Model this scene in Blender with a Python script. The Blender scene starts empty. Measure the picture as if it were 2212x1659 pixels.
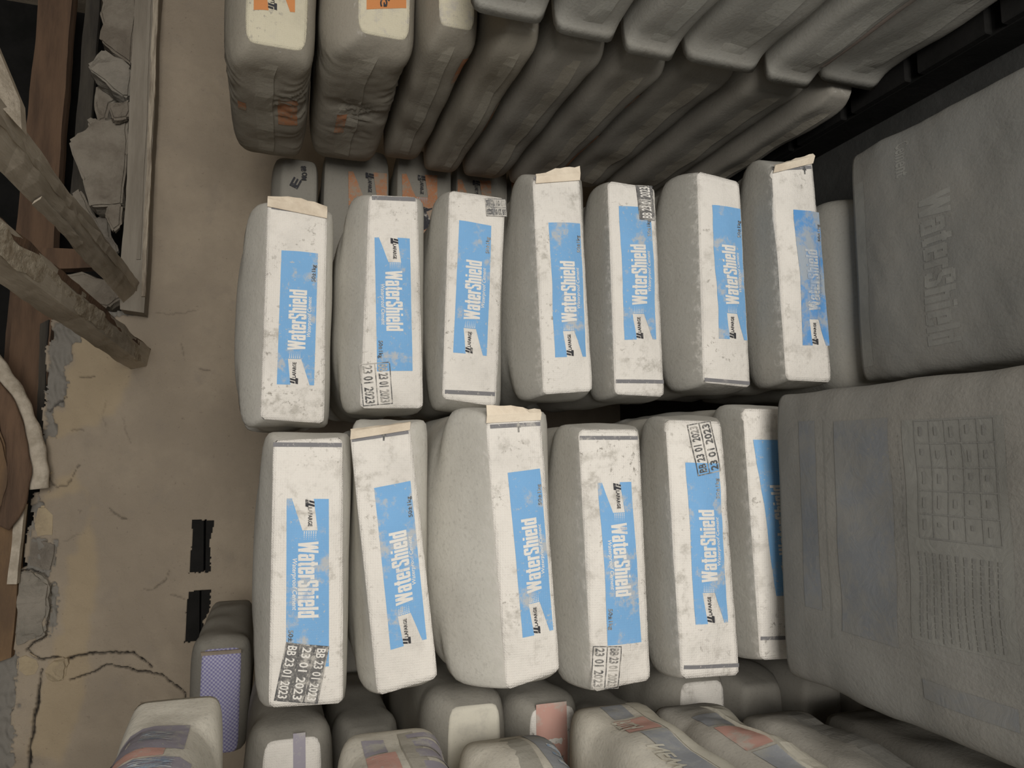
import bpy, bmesh, math, random
import numpy as np
from mathutils import Matrix, Vector

# ------------------------------------------------------------------ camera, world, light
C = bpy.context.scene.collection
SC = bpy.context.scene
H = 1.46                      # camera height above the floor
F, CX, CY = 1560.0, 1106.0, 829.5      # focal length in pixels of the 2212x1659 frame, its centre
VX, VY = 590.0, 990.0         # where the lines that run straight back into the store meet
_d = np.array([CY - VY, VX - CX, F]); _d /= np.linalg.norm(_d)
_u = np.array([0, -1.0, 0]); _u = _u - _d * (_u @ _d); _u /= np.linalg.norm(_u)
_r = np.cross(_d, _u); _r = _r if _r[0] > 0 else -_r
MW = np.stack([_r, _d, _u])
cam = bpy.data.cameras.new('camera'); camo = bpy.data.objects.new('camera', cam); C.objects.link(camo)
cam.sensor_fit = 'HORIZONTAL'; cam.sensor_width = 36.0; cam.lens = 36.0 * F / 2212.0
cam.clip_start = 0.02
_x, _y, _z = MW @ np.array([0, 1, 0]), MW @ np.array([1, 0, 0]), -(MW @ np.array([0, 0, 1]))
camo.matrix_world = Matrix(((_x[0], _y[0], _z[0], 0), (_x[1], _y[1], _z[1], 0), (_x[2], _y[2], _z[2], H), (0, 0, 0, 1)))
SC.camera = camo
SC.view_settings.view_transform = 'Standard'; SC.view_settings.look = 'None'
SC.view_settings.exposure = 0.0; SC.view_settings.gamma = 1.0; SC.view_settings.use_curve_mapping = False
w = bpy.data.worlds.new('World'); SC.world = w; w.use_nodes = True
w.node_tree.nodes['Background'].inputs[0].default_value = (0.92, 0.96, 1.0, 1)
w.node_tree.nodes['Background'].inputs[1].default_value = 0.55
def area_light(name, loc, target, sx, sy, power, col):
    l = bpy.data.lights.new(name, 'AREA'); l.shape = 'RECTANGLE'; l.size = sx; l.size_y = sy; l.energy = power; l.color = col
    o = bpy.data.objects.new(name, l); C.objects.link(o); o.location = loc
    o.rotation_euler = (Vector(target) - Vector(loc)).to_track_quat('-Z', 'Y').to_euler(); return o
# daylight through the wide doorway behind the camera
area_light('doorway_daylight', (0.42, -2.1, H + 0.15), (0.0, 1.4, H - 0.35), 1.4, 1.5, 100, (1.0, 0.965, 0.91))

RNG = random.Random(7)
def at(px, py, Y=None, X=None, Z=None):
    """the point of the store seen at a pixel of the photograph, on the plane Y=, X= or Z= (Z above the floor)"""
    r = MW @ np.array([CY - py, px - CX, F])
    t = Y / r[1] if Y is not None else (X / r[0] if X is not None else (Z - H) / r[2])
    p = r * t; p[2] += H; return p

# ------------------------------------------------------------------ materials
class NT:
    def __init__(s, name):
        s.m = bpy.data.materials.new(name); s.m.use_nodes = True; s.t = s.m.node_tree; s.n = s.t.nodes; s.b = s.n['Principled BSDF']
        s.co = s.n.new('ShaderNodeTexCoord'); s.info = s.n.new('ShaderNodeObjectInfo')
        add = s.n.new('ShaderNodeVectorMath'); add.operation = 'MULTIPLY_ADD'
        s.t.links.new(s.info.outputs['Random'], add.inputs[0]); add.inputs[1].default_value = (37.0, 19.0, 53.0)
        s.t.links.new(s.co.outputs['Object'], add.inputs[2]); s.v = add.outputs[0]
    def L(s, a, b): s.t.links.new(a, b)
    def noise(s, scale, detail=5, rough=.6, vec=None, stretch=None, dist=0.0):
        n = s.n.new('ShaderNodeTexNoise'); n.inputs['Scale'].default_value = scale; n.inputs['Detail'].default_value = detail
        n.inputs['Roughness'].default_value = rough; n.inputs['Distortion'].default_value = dist
        v = vec or s.v
        if stretch:
            k = s.n.new('ShaderNodeVectorMath'); k.operation = 'MULTIPLY'; s.L(v, k.inputs[0]); k.inputs[1].default_value = stretch; v = k.outputs[0]
        s.L(v, n.inputs['Vector']); return n.outputs['Fac']
    def ramp(s, f, a, b, lo=0.0, hi=1.0):
        r = s.n.new('ShaderNodeMapRange'); r.interpolation_type = 'SMOOTHSTEP'; s.L(f, r.inputs['Value'])
        for k, v in zip(('From Min', 'From Max', 'To Min', 'To Max'), (a, b, lo, hi)): r.inputs[k].default_value = v
        return r.outputs[0]
    def math(s, op, a, b):
        m = s.n.new('ShaderNodeMath'); m.operation = op
        for i, q in enumerate((a, b)):
            if isinstance(q, (int, float)): m.inputs[i].default_value = q
            else: s.L(q, m.inputs[i])
        return m.outputs[0]
    def mix(s, f, a, b):
        m = s.n.new('ShaderNodeMix'); m.data_type = 'RGBA'
        for i, q in ((0, f), (6, a), (7, b)):
            if isinstance(q, (int, float)): m.inputs[i].default_value = q
            elif isinstance(q, tuple): m.inputs[i].default_value = (*q, 1)
            else: s.L(q, m.inputs[i])
        return m.outputs[2]
    def attr(s, name, kind='GEOMETRY', out='Fac'):
        a = s.n.new('ShaderNodeAttribute'); a.attribute_type = kind; a.attribute_name = name; return a.outputs[out]
    def done(s, col, bump=None, strength=.3, dist=.004, rough=.92, spec=.1):
        if isinstance(col, tuple): s.b.inputs['Base Color'].default_value = (*col, 1)
        else: s.L(col, s.b.inputs['Base Color'])
        s.b.inputs['Roughness'].default_value = rough; s.b.inputs['Specular IOR Level'].default_value = spec
        if bump is not None:
            bp = s.n.new('ShaderNodeBump'); bp.inputs['Strength'].default_value = strength; bp.inputs['Distance'].default_value = dist
            s.L(bump, bp.inputs['Height']); s.L(bp.outputs[0], s.b.inputs['Normal'])
        return s.m
    def weave(s, freq):
        """threads of the woven plastic: two crossed sets of ridges"""
        sep = s.n.new('ShaderNodeSeparateXYZ'); s.L(s.co.outputs['Object'], sep.inputs[0])
        a = s.math('SINE', s.math('MULTIPLY', sep.outputs[0], freq), 0.0); b = s.math('SINE', s.math('MULTIPLY', sep.outputs[2], freq), 0.0)
        return s.math('MULTIPLY', s.math('ADD', a, 1.0), s.math('ADD', b, 1.0))

PAPER = (.74, .70, .64)
def m_dust():
    k = NT('dusty_sack')
    base = k.attr('dust', 'OBJECT', 'Color')
    n = k.noise(5, 6); dark = k.mix(k.ramp(n, .35, .7), base, (.30, .275, .235))
    base = k.mix(.3, base, dark)
    fine = k.noise(140, 3, .7); base = k.mix(k.ramp(fine, .5, .75, 0, .25), base, (.16, .15, .13))
    cl = k.attr('clean')
    f = k.math('ADD', cl, k.math('MULTIPLY', k.math('SUBTRACT', k.noise(70, 6, .75), .5), 1.1))
    col = k.mix(k.ramp(f, .45, .8), base, (.62, .59, .54))
    wr = k.attr('wr')
    b = k.math('ADD', k.math('MULTIPLY', k.noise(26, 5, .6, None, (1, .35, 1), 1.2), .8), k.math('MULTIPLY', k.noise(160, 3, .6), .35))
    return k.done(col, b, .32, .005)
def m_paper(name, col, dirt=.62):
    k = NT(name)
    sm = k.noise(7, 6, .65); c = k.mix(k.ramp(sm, .42, .75, 0, .55), col, tuple(q * .72 for q in col))
    sp = k.noise(95, 4, .7); spm = k.noise(9, 3, .6)
    c = k.mix(k.math('MULTIPLY', k.ramp(sp, .56, .68), k.ramp(spm, .45, .68)), c, (.30, .275, .24))
    blot = k.noise(28, 6, .7); c = k.mix(k.math('MULTIPLY', k.ramp(blot, .50, .68), k.ramp(k.noise(5, 2), .40, .62, 0, .9)), c, (.45, .42, .37))
    b = k.math('ADD', k.math('MULTIPLY', k.weave(1500.0), .03), k.math('ADD', k.math('MULTIPLY', k.noise(30, 5, .65, None, None, 1.0), .9), k.math('MULTIPLY', k.noise(220, 2), .2)))
    return k.done(c, b, .6, .005)
def m_print(name, col, under=(.58, .55, .49), wear=(.56, .66), fine=.62, amount=1.0):
    k = NT(name)
    a = k.ramp(k.noise(16, 6, .72), wear[0], wear[1]); b = k.ramp(k.noise(120, 4, .75), fine, fine + .08)
    g = k.ramp(k.noise(6, 3), .36, .6)
    f = k.math('MULTIPLY', k.math('MAXIMUM', k.math('MULTIPLY', a, .85), k.math('MULTIPLY', b, g)), amount)
    tone = k.mix(k.noise(9, 4), tuple(q * .9 for q in col), tuple(min(1, q * 1.1) for q in col))
    h = k.noise(30, 5, .65, None, None, 1.0)
    if not any(q in name for q in ('dust', 'faint')): h = k.math('ADD', k.math('MULTIPLY', k.weave(1500.0), .03), h)
    return k.done(k.mix(f, tone, under), h, .4 if 'faint' not in name and 'dust' not in name else .25, .004, .8)
def m_plain(name, c1, c2, scale=8, bump=30, strength=.5, dist=.006, stretch=None, rough=.95):
    k = NT(name); n = k.noise(scale, 6, .65, None, stretch)
    c = k.mix(k.ramp(n, .35, .68), c1, c2)
    return k.done(c, k.noise(bump, 6, .65, None, stretch), strength, dist, rough)
def m_wall():
    k = NT('old_plaster')
    n = k.noise(2.2, 6, .6, k.co.outputs['Object']); c = k.mix(k.ramp(n, .35, .65), (.42, .35, .265), (.33, .275, .21))
    n2 = k.noise(9, 6, .7, k.co.outputs['Object']); c = k.mix(k.ramp(n2, .5, .75, 0, .6), c, (.30, .255, .205))
    c = k.mix(k.attr('yellow'), c, (.47, .36, .21))
    n3 = k.noise(80, 4, .75, k.co.outputs['Object']); c = k.mix(k.ramp(n3, .62, .72, 0, .5), c, (.15, .12, .095))
    c = k.mix(k.attr('patch'), c, (.245, .228, .20))
    c = k.mix(k.attr('crack_shade'), c, (.035, .03, .025))  # shade inside the cracks painted near-black over their modelled grooves
    b = k.math('ADD', k.noise(18, 6, .65, k.co.outputs['Object']), k.math('MULTIPLY', k.noise(110, 4, .7, k.co.outputs['Object']), .5))
    return k.done(c, b, .55, .008)
M = dict(
    dust=m_dust(), paper=m_paper('white_woven_paper', PAPER), cream=m_paper('cream_end_paper', (.57, .525, .40)),
    flap=m_plain('cream_valve_paper', (.78, .68, .54), (.62, .52, .40), 12),
    blue=m_print('blue_print', (.20, .405, .67), (.50, .49, .46), (.53, .66), .60), blue_dim=m_print('rubbed_blue_print', (.12, .31, .62), (.40, .42, .42), (.42, .60)),
    white=m_print('white_print', (.74, .71, .66), (.36, .42, .52), (.60, .72), .66),
    white_dim=m_print('rubbed_white_print', (.56, .56, .54), (.25, .36, .52), (.42, .62), .5),
    ink=m_print('black_print', (.05, .05, .055), (.5, .47, .42), (.54, .66), .6),
    ink_worn=m_print('worn_stamp_ink', (.10, .10, .10), (.52, .49, .44), (.46, .60), .52),
    band=m_print('grey_printed_band', (.20, .195, .20), (.5, .47, .43), (.56, .7), .58),
    orange=m_print('orange_print', (.54, .225, .085), (.5, .4, .28), (.62, .72), .66),
    orange_dust=m_print('dusty_orange_print', (.45, .21, .11), (.33, .29, .23), (.46, .62), .52),
    blue_dust=m_print('dusty_blue_print', (.33, .34, .36), (.44, .43, .385), (.45, .68), .6),
    band_dust=m_print('dust_covered_blue_band', (.195, .202, .21), (.228, .222, .205), (.38, .60), .55),
    purple_dust=m_print('dusty_purple_print', (.34, .315, .36), (.48, .46, .40), (.5, .66), .58),
    red_dust=m_print('dusty_red_print', (.56, .33, .275), (.50, .46, .40), (.5, .66), .58),
    red=m_print('red_print', (.60, .20, .15), (.5, .45, .4), (.55, .7), .6),
    cream_dust=m_print('dusty_cream_strip', (.62, .585, .49), (.52, .49, .42), (.5, .7), .6),
    ghost=m_print('faint_grey_print', (.25, .245, .22), (.22, .215, .195), (.45, .65), .55),
    pink_dust=m_print('dusty_pink_print', (.345, .28, .24), (.35, .33, .29), (.42, .64), .55),
    ghost_letter=m_print('faint_pale_lettering', (.262, .257, .233), (.228, .223, .203), (.38, .58), .5),
    ghost_dark=m_print('faint_dark_print', (.185, .18, .168), (.23, .225, .205), (.36, .56), .46),
    ghost_light=m_print('faint_light_print', (.245, .24, .217), (.222, .217, .197), (.45, .65), .55),
    wall=m_wall(),
    mortar=m_plain('grey_mortar', (.265, .235, .195), (.20, .175, .145), 14, 40, .9, .01),
    stone=m_plain('grey_rubble_stone', (.30, .265, .215), (.20, .17, .135), 7, 26, .9, .012),
    stone_light=m_plain('pale_grey_stone', (.33, .295, .245), (.23, .21, .175), 9, 26, .9, .012),
    lump=m_plain('yellow_plaster_lump', (.47, .38, .25), (.36, .29, .2), 9, 34, .7, .008),
    wood_grey=m_plain('dusty_grey_timber', (.62, .545, .44), (.42, .36, .28), 6, 30, .7, .006, (3, .35, 3)),
    wood_ledge=m_plain('dusty_ledge_timber', (.31, .275, .225), (.235, .205, .165), 6, 30, .7, .006, (.35, 3, 3)),
    bark=m_plain('pale_rough_bark', (.70, .62, .49), (.40, .32, .23), 40, 60, 1.0, .012, (1, .5, 1)),
    wood_brown=m_plain('red_brown_timber', (.19, .12, .078), (.11, .073, .052), 5, 26, .8, .006, (.4, 3, 3)),
    wood_orange=m_plain('orange_brown_board', (.26, .165, .09), (.15, .10, .065), 4, 22, .8, .008, (.5, 2, 2)),
    wood_dark=m_plain('dark_grey_timber', (.09, .08, .065), (.05, .045, .04), 5, 26, .7, .006, (.4, 3, 3)),
    splinter=m_plain('pale_splintered_wood', (.52, .45, .35), (.22, .18, .14), 20, 50, .8, .006, (.3, 3, 3)),
    roof=m_plain('dark_roof_boards', (.035, .032, .028), (.02, .018, .016), 4, 20, .5),
    dark=m_plain('near_black', (.02, .019, .018), (.012, .012, .011), 6, 20, .3),  # even near-black tone shared by eave wall, vent backing, pallet and slit
    floor=m_plain('grey_cement_floor', (.06, .06, .057), (.04, .04, .038), 3, 20, .5),
)
def m_checker():
    k = NT('purple_checked_weave')
    mp = k.n.new('ShaderNodeMapping'); k.L(k.co.outputs['Object'], mp.inputs[0]); mp.inputs['Rotation'].default_value = (0, math.radians(4), 0)
    sep = k.n.new('ShaderNodeSeparateXYZ'); k.L(mp.outputs[0], sep.inputs[0])
    a = k.math('SINE', k.math('MULTIPLY', sep.outputs[0], 660.0), 0.0); b = k.math('SINE', k.math('MULTIPLY', sep.outputs[2], 660.0), 0.0)
    f = k.ramp(k.math('MULTIPLY', a, b), -.25, .25)
    c = k.mix(f, (.25, .235, .42), (.46, .45, .58))
    c = k.mix(k.attr('dustfade'), c, (.36, .34, .30))
    return k.done(c, f, .3, .002)
M['checker'] = m_checker()

# ------------------------------------------------------------------ object helpers
def link(name, me, mat, parent=None, smooth=True):
    o = bpy.data.objects.new(name, me); C.objects.link(o)
    if mat is not None: me.materials.append(M[mat] if isinstance(mat, str) else mat)
    if smooth:
        me.polygons.foreach_set('use_smooth', [True] * len(me.polygons))
    if parent is not None: o.parent = parent
    return o
def mesh(name, v, f):
    me = bpy.data.meshes.new(name); me.from_pydata([tuple(map(float, p)) for p in v], [], f); me.update(); return me
def tag(o, label=None, cat=None, group=None, kind=None):
    if label: o['label'] = label
    if cat: o['category'] = cat
    if group: o['group'] = group
    if kind: o['kind'] = kind
    return o
def empty(name, loc):
    o = bpy.data.objects.new(name, None); C.objects.link(o); o.location = loc; o.empty_display_size = .05; return o
def fattr(me, name, vals):
    a = me.attributes.new(name, 'FLOAT', 'POINT'); a.data.foreach_set('value', np.asarray(vals, dtype=np.float32).ravel())
class Waves:
    """smooth random field of a 3-D point, a sum of plane waves"""
    def __init__(s, seed, lam, n=7):
        r = np.random.RandomState(seed); d = r.normal(size=(n, 3)); d /= np.linalg.norm(d, axis=1)[:, None]
        s.k = d * (2 * math.pi / (lam * r.uniform(.7, 1.4, size=(n, 1)))); s.p = r.uniform(0, 6.28, n); s.n = n
    def __call__(s, P): return np.sin(P @ s.k.T + s.p).sum(-1) / math.sqrt(s.n)

# ------------------------------------------------------------------ lettering
_tc = {}
def text2d(txt, bold=0.0, shear=0.0):
    """outlines of a word as flat faces, scaled to a 1 x 1 box"""
    key = (txt, bold, shear)
    if key in _tc: return _tc[key]
    cu = bpy.data.curves.new('t', 'FONT'); cu.body = txt; cu.offset = bold; cu.shear = shear; cu.resolution_u = 2
    ob = bpy.data.objects.new('t', cu); C.objects.link(ob)
    dg = bpy.context.evaluated_depsgraph_get(); me = bpy.data.meshes.new_from_object(ob.evaluated_get(dg))
    v = np.array([p.co[:2] for p in me.vertices]); f = [tuple(p.vertices) for p in me.polygons]
    bpy.data.objects.remove(ob); bpy.data.curves.remove(cu); bpy.data.meshes.remove(me)
    lo, hi = v.min(0), v.max(0); v = (v - lo) / (hi - lo)
    _tc[key] = (v, f); return _tc[key]
def rects(rs):
    v, f = [], []
    for r in rs:
        q = [(r[0], r[1]), (r[2], r[1]), (r[2], r[3]), (r[0], r[3])] if len(r) == 4 and not isinstance(r[0], tuple) else list(r)
        f.append(tuple(range(len(v), len(v) + len(q)))); v += q
    return np.array(v, float), f
def heavy_word(word):
    """tall condensed heavy capitals and lower case, built from bars"""
    S, T, X, W = .215, .15, .80, .50
    G = {
     'W': (.86, [((0, 1), (.2, 1), (.33, 0), (.13, 0)), ((.33, 1), (.53, 1), (.33, 0), (.15, 0)), ((.33, 1), (.53, 1), (.71, 0), (.53, 0)), ((.66, 1), (.86, 1), (.73, 0), (.53, 0))]),
     'a': (W, [(W - S, 0, W, X - .06), (.03, X - T, W - .06, X), (0, X - .27, S - .02, X - .06), (.05, .38, W - S, .38 + T * .8), (0, .06, S, .42), (.05, 0, W - S, T)]),
     't': (.34, [(.07, .08, .07 + S, .97), (0, X - T, .34, X), (.12, 0, .34, T)]),
     'e': (W, [(0, .06, S, X - .06), (.05, X - T, W - .05, X), (W - S, .36, W, X - .06), (.05, .36, W, .36 + T * .75), (.05, 0, W - .05, T), (W - S, .06, W, .25)]),
     'r': (.35, [(0, 0, S, X), (S - .02, X - .2, .35, X)]),
     'S': (.52, [(.05, 1 - T, .47, 1), (0, .58, S, .94), (.52 - S, .7, .52, .94), ((.0, .66), (.12, .48), (.52, .34), (.40, .54)), (.52 - S, .06, .52, .42), (.05, 0, .47, T), (0, .06, S, .28)]),
     'h': (W, [(0, 0, S, 1), (S - .02, X - T, W - .05, X), (W - S, 0, W, X - .06)]),
     'i': (S, [(0, 0, S, X), (0, .88, S, 1)]),
     'l': (S, [(0, 0, S, 1)]),
     'd': (W, [(W - S, 0, W, 1), (0, .06, S, X - .06), (.05, X - T, W - S + .02, X), (.05, 0, W - S + .02, T)]),
    }
    x, out = 0.0, []
    for ch in word:
        wd, parts = G[ch]
        for p in parts:
            if isinstance(p[0], tuple): out.append(tuple((x + q[0], q[1]) for q in p))
            else: out.append(((x + p[0], p[1]), (x + p[2], p[1]), (x + p[2], p[3]), (x + p[0], p[3])))
        x += wd + .055
    x -= .055
    v, f = rects(out); v[:, 0] /= x; return v, f
WORD = heavy_word('WaterShield')
def cut(v, f, n=3):
    """split long faces so flat print can follow a curved surface"""
    bm = bmesh.new(); vs = [bm.verts.new((p[0], p[1], 0)) for p in v]
    for q in f:
        try: bm.faces.new([vs[i] for i in q])
        except ValueError: pass
    lim = max(1e-9, (v[:, 0].max() - v[:, 0].min()) / n)
    for _ in range(3):
        es = [e for e in bm.edges if e.calc_length() > lim]
        if not es: break
        bmesh.ops.subdivide_edges(bm, edges=es, cuts=1)
    bmesh.ops.triangulate(bm, faces=bm.faces[:])
    bm.verts.index_update(); V = np.array([p.co[:2] for p in bm.verts]); Fc = [tuple(p.index for p in q.verts) for q in bm.faces]; bm.free(); return V, Fc
def grid2(nx, ny):
    v = np.array([(i / nx, j / ny) for j in range(ny + 1) for i in range(nx + 1)])
    f = [(j * (nx + 1) + i, j * (nx + 1) + i + 1, (j + 1) * (nx + 1) + i + 1, (j + 1) * (nx + 1) + i) for j in range(ny) for i in range(nx)]
    return v, f

# ------------------------------------------------------------------ the sack
DUST = (.335, .315, .275)
class Sack:
    """A filled square-ended sack lying along Y. front: (x, z) of its near end's corners bl, br, tr, tl; Y: near end; ln: length;
    xl, xr, zb, zt: the full body behind the folded end; st, sb, ss: how far back the top, bottom and sides take to fill out."""
    def __init__(s, front, Y, ln, xl, xr, zb, zt, st=.16, sb=.05, ss=.12, p0=14, p1=4.2, seed=1, bulge=.008, lump=.0035, folds=0.0, back=.8, pw=1.8, sk=.16, tilt=0.0, calm=.75, res=None, crumple=0.0):
        s.fr = np.array(front, float); s.Y, s.ln, s.box = Y, ln, (xl, xr, zb, zt); s.st, s.sb, s.ss, s.p0, s.p1 = st, sb, ss, p0, p1
        s.bulge, s.lump, s.folds, s.back, s.pw, s.sk, s.tilt, s.calm, s.res, s.crumple = bulge, lump, folds, back, pw, sk, tilt, calm, res or (30, 15), crumple
        s.w1, s.w2, s.w3 = Waves(seed, .16), Waves(seed + 500, .045), Waves(seed + 900, .07)
        s.o = np.array([(xl + xr) / 2, Y, zb]); s.seed = seed
    def sh(s, u): u = np.clip(u, 0, 1); return 1 - (1 - u) ** s.pw
    def S(s, y, q, disp=True):
        """y: distance behind the near end; q: round the sack, 0-1 bottom, 1-2 right, 2-3 top, 3-4 left"""
        y, q = np.broadcast_arrays(np.asarray(y, float), np.asarray(q, float) % 4)
        k = np.floor(q); f = (q - k) * 2 - 1
        sx = np.select([k == 0, k == 1, k == 2, k == 3], [f, 1 + 0 * f, -f, -1 + 0 * f]); sz = np.select([k == 0, k == 1, k == 2, k == 3], [-1 + 0 * f, f, 1 + 0 * f, -f])
        p = s.p0 + (s.p1 - s.p0) * np.clip(np.minimum(y / .12, (s.ln - y) / .12 + .12), 0, 1)
        r = (np.abs(sx) ** p + np.abs(sz) ** p) ** (-1 / p); sx, sz = sx * r, sz * r
        xl, xr, zb, zt = s.box; e = s.ln - y
        ct, cb, cs = s.sh(y / s.st), s.sh(y / s.sb), s.sh(y / s.ss)
        kb = s.sh(e / s.sk); cx, cz = (xl + xr) / 2, (zb + zt) / 2
        def corner(i, X, Z, c):
            x = s.fr[i, 0] + (X - s.fr[i, 0]) * cs; z = s.fr[i, 1] + (Z - s.fr[i, 1]) * c
            xb, zz = cx + (X - cx) * (s.back + .12), zb + .075 * (1 - s.back) + (Z - zb) * s.back
            return xb + (x - xb) * kb, zz + (z - zz) * kb
        a, b = (1 + sx) / 2, (1 + sz) / 2
        bl, br, tr, tl = corner(0, xl, zb, cb), corner(1, xr, zb, cb), corner(2, xr, zt, ct), corner(3, xl, zt, ct)
        P = np.stack([(1 - a) * (1 - b) * bl[0] + a * (1 - b) * br[0] + a * b * tr[0] + (1 - a) * b * tl[0], y + s.Y,
                      (1 - a) * (1 - b) * bl[1] + a * (1 - b) * br[1] + a * b * tr[1] + (1 - a) * b * tl[1]], -1)
        P[..., 2] += s.tilt * y
        if disp:
            fade = np.clip(np.minimum(y, e) / .05, .15, 1)
            d = (s.lump * s.w1(P) + s.lump * .12 * s.w2(P)) * (1 - s.calm * sz * sz)
            if s.folds:
                u = (y / s.ln) * 46 + 1.7 * s.w1(P) + 1.2 * s.w3(P)
                d = d - s.folds * np.abs(np.sin(u)) ** .6 * np.clip(s.w3(P * .5) + .4, 0, 1.3) * np.exp(-((y - .30) / .17) ** 2) * np.abs(sx)
            n = np.stack([sx, 0 * sx, sz], -1); n /= np.linalg.norm(n, axis=-1)[..., None] + 1e-9
            P = P + n * (d * fade)[..., None]
        return P
    def normal(s, y, q):
        e = 1e-3; a = s.S(y + e, q) - s.S(y - e, q); b = s.S(y, q + e) - s.S(y, q - e)
        n = np.cross(a, b); n /= np.linalg.norm(n, axis=-1)[..., None] + 1e-12
        return n
    def depth(s, x, z):
        """the near end: how far in front of or behind Y it lies at (x, z)"""
        l, r = s.fr[[0, 3], 0].mean(), s.fr[[1, 2], 0].mean(); b, t = s.fr[[0, 1], 1].mean(), s.fr[[2, 3], 1].mean()
        X = np.clip((x - l) / (r - l) * 2 - 1, -1, 1); Z = np.clip((z - b) / (t - b) * 2 - 1, -1, 1)
        P = np.stack([x, 0 * x, z], -1)
        w = (1 - X * X) * (1 - Z * Z)
        return s.Y - s.bulge * w + s.crumple * s.w3(P) * np.clip(w * 2, 0, 1) + .0022 * s.w1(P) * np.clip(w * 2, 0, 1) + .0006 * s.w2(P)
    def body(s, root, mat='dust', dust=DUST, clean=0.0, cap=True, name='sack_body'):
        ny, nq = s.res
        t = np.linspace(0, 1, ny); y = s.ln * (.5 - .5 * np.cos(np.pi * t)) * .35 + s.ln * t * .65
        fs = np.linspace(0, 1, nq, endpoint=False); q = np.concatenate([i + fs for i in range(4)]); n = len(q)
        V = s.S(y[:, None], q[None, :]).reshape(-1, 3); f = []
        for j in range(ny - 1):
            for i in range(n): f.append((j * n + i, j * n + (i + 1) % n, (j + 1) * n + (i + 1) % n, (j + 1) * n + i))
        ends = [((ny - 1) * n, V[(ny - 1) * n:].mean(0) + (0, .008, 0), True)]
        if cap: ends.append((0, V[:n].mean(0) - (0, s.bulge, 0), False))
        V = list(V)
        for base, c, fw in ends:
            ring = [np.array(V[base + i]) for i in range(n)]; prev = list(range(base, base + n))
            for sc, bl in ((.8, .5), (.45, .9)):
                st0 = len(V)
                for p in ring: V.append(c + (p - c) * sc - np.array((0, (c[1] - p[1]) * (1 - sc) * 0 + (c[1] - p[1]) * (1 - bl), 0)) * 1.0)
                cur = list(range(st0, st0 + n))
                for i in range(n):
                    qd = (prev[i], prev[(i + 1) % n], cur[(i + 1) % n], cur[i]); f.append(qd if fw else qd[::-1])
                prev = cur
            ci = len(V); V.append(c)
            for i in range(n):
                tr = (prev[i], prev[(i + 1) % n], ci); f.append(tr if fw else tr[::-1])
        V = np.array(V) - s.o
        me = mesh(name, V, f)
        yy = V[:, 1]; cl = np.clip(1 - yy / .07, 0, 1) * clean
        fattr(me, 'clean', cl)
        o = link(name, me, mat, root); o['dust'] = tuple(float(c) for c in dust)
        return o
    def cover(s, root, mat='paper', name='end_cover'):
        n = 44; ny = 14
        u, v = np.meshgrid(np.linspace(-1, 1, n + 1), np.linspace(-1, 1, ny + 1))
        m = np.maximum(np.abs(u), np.abs(v)) + 1e-9; p = s.p0
        with np.errstate(divide='ignore', invalid='ignore'): r = ((np.abs(u) / m) ** p + (np.abs(v) / m) ** p) ** (-1 / p)
        r = np.where(m > 1e-6, 1 + (r - 1) * m ** 6, 1.0)
        U, W = u * r, v * r
        a, b = (1 + U) / 2, (1 + W) / 2; f4 = s.fr
        x = (1 - a) * (1 - b) * f4[0, 0] + a * (1 - b) * f4[1, 0] + a * b * f4[2, 0] + (1 - a) * b * f4[3, 0]
        z = (1 - a) * (1 - b) * f4[0, 1] + a * (1 - b) * f4[1, 1] + a * b * f4[2, 1] + (1 - a) * b * f4[3, 1]
        edge = (m > .999)
        y = s.depth(x, z) - .0025
        V = np.stack([x, y, z], -1).reshape(-1, 3); W1 = n + 1
        f = [(j * W1 + i, j * W1 + i + 1, (j + 1) * W1 + i + 1, (j + 1) * W1 + i) for j in range(ny) for i in range(n)]
        # folded rim back to the body
        rim = [i for i in range(W1)] + [(j + 1) * W1 - 1 for j in range(1, ny + 1)] + [ny * W1 + i for i in range(n - 1, -1, -1)] + [j * W1 for j in range(ny - 1, 0, -1)]
        k = len(V); V = np.concatenate([V, V[rim] + (0, .010, 0)]); L = len(rim)
        f += [(rim[(i + 1) % L], rim[i], k + i, k + (i + 1) % L) for i in range(L)]
        me = mesh(name, V - s.o, f)
        return link(name, me, mat, root)
    def on_end(s, root, name, vf, O, A, B, mat, off, n=None):
        """flat print on the near end: O + s*A + r*B in (x, z)"""
        v, f = vf if n is None else cut(*vf, n)
        x = O[0] + v[:, 0] * A[0] + v[:, 1] * B[0]; z = O[1] + v[:, 0] * A[1] + v[:, 1] * B[1]
        V = np.stack([x, s.depth(x, z) - .0025 - off, z], -1) - s.o
        me = mesh(name, V, f); return link(name, me, mat, root)
    def on_side(s, root, name, vf, y0, y1, q0, q1, mat, off=.0015, n=None, sheary=0.0):
        """flat print or a strip on the sack's long sides: first axis along y0-y1, second round q0-q1"""
        v, f = vf if n is None else cut(*vf, n)
        y = np.clip(y0 + v[:, 0] * (y1 - y0) + sheary * v[:, 1], .001, s.ln - .001); q = q0 + v[:, 1] * (q1 - q0)
        N = s.normal(y, q); P = s.S(y, q); cen = s.S(y, q * 0 + .5) * .5 + s.S(y, q * 0 + 2.5) * .5
        sg = np.sign(((P - cen) * N).sum(-1))[:, None]; V = P + N * sg * off - s.o
        me = mesh(name, V, f); return link(name, me, mat, root)

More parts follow.
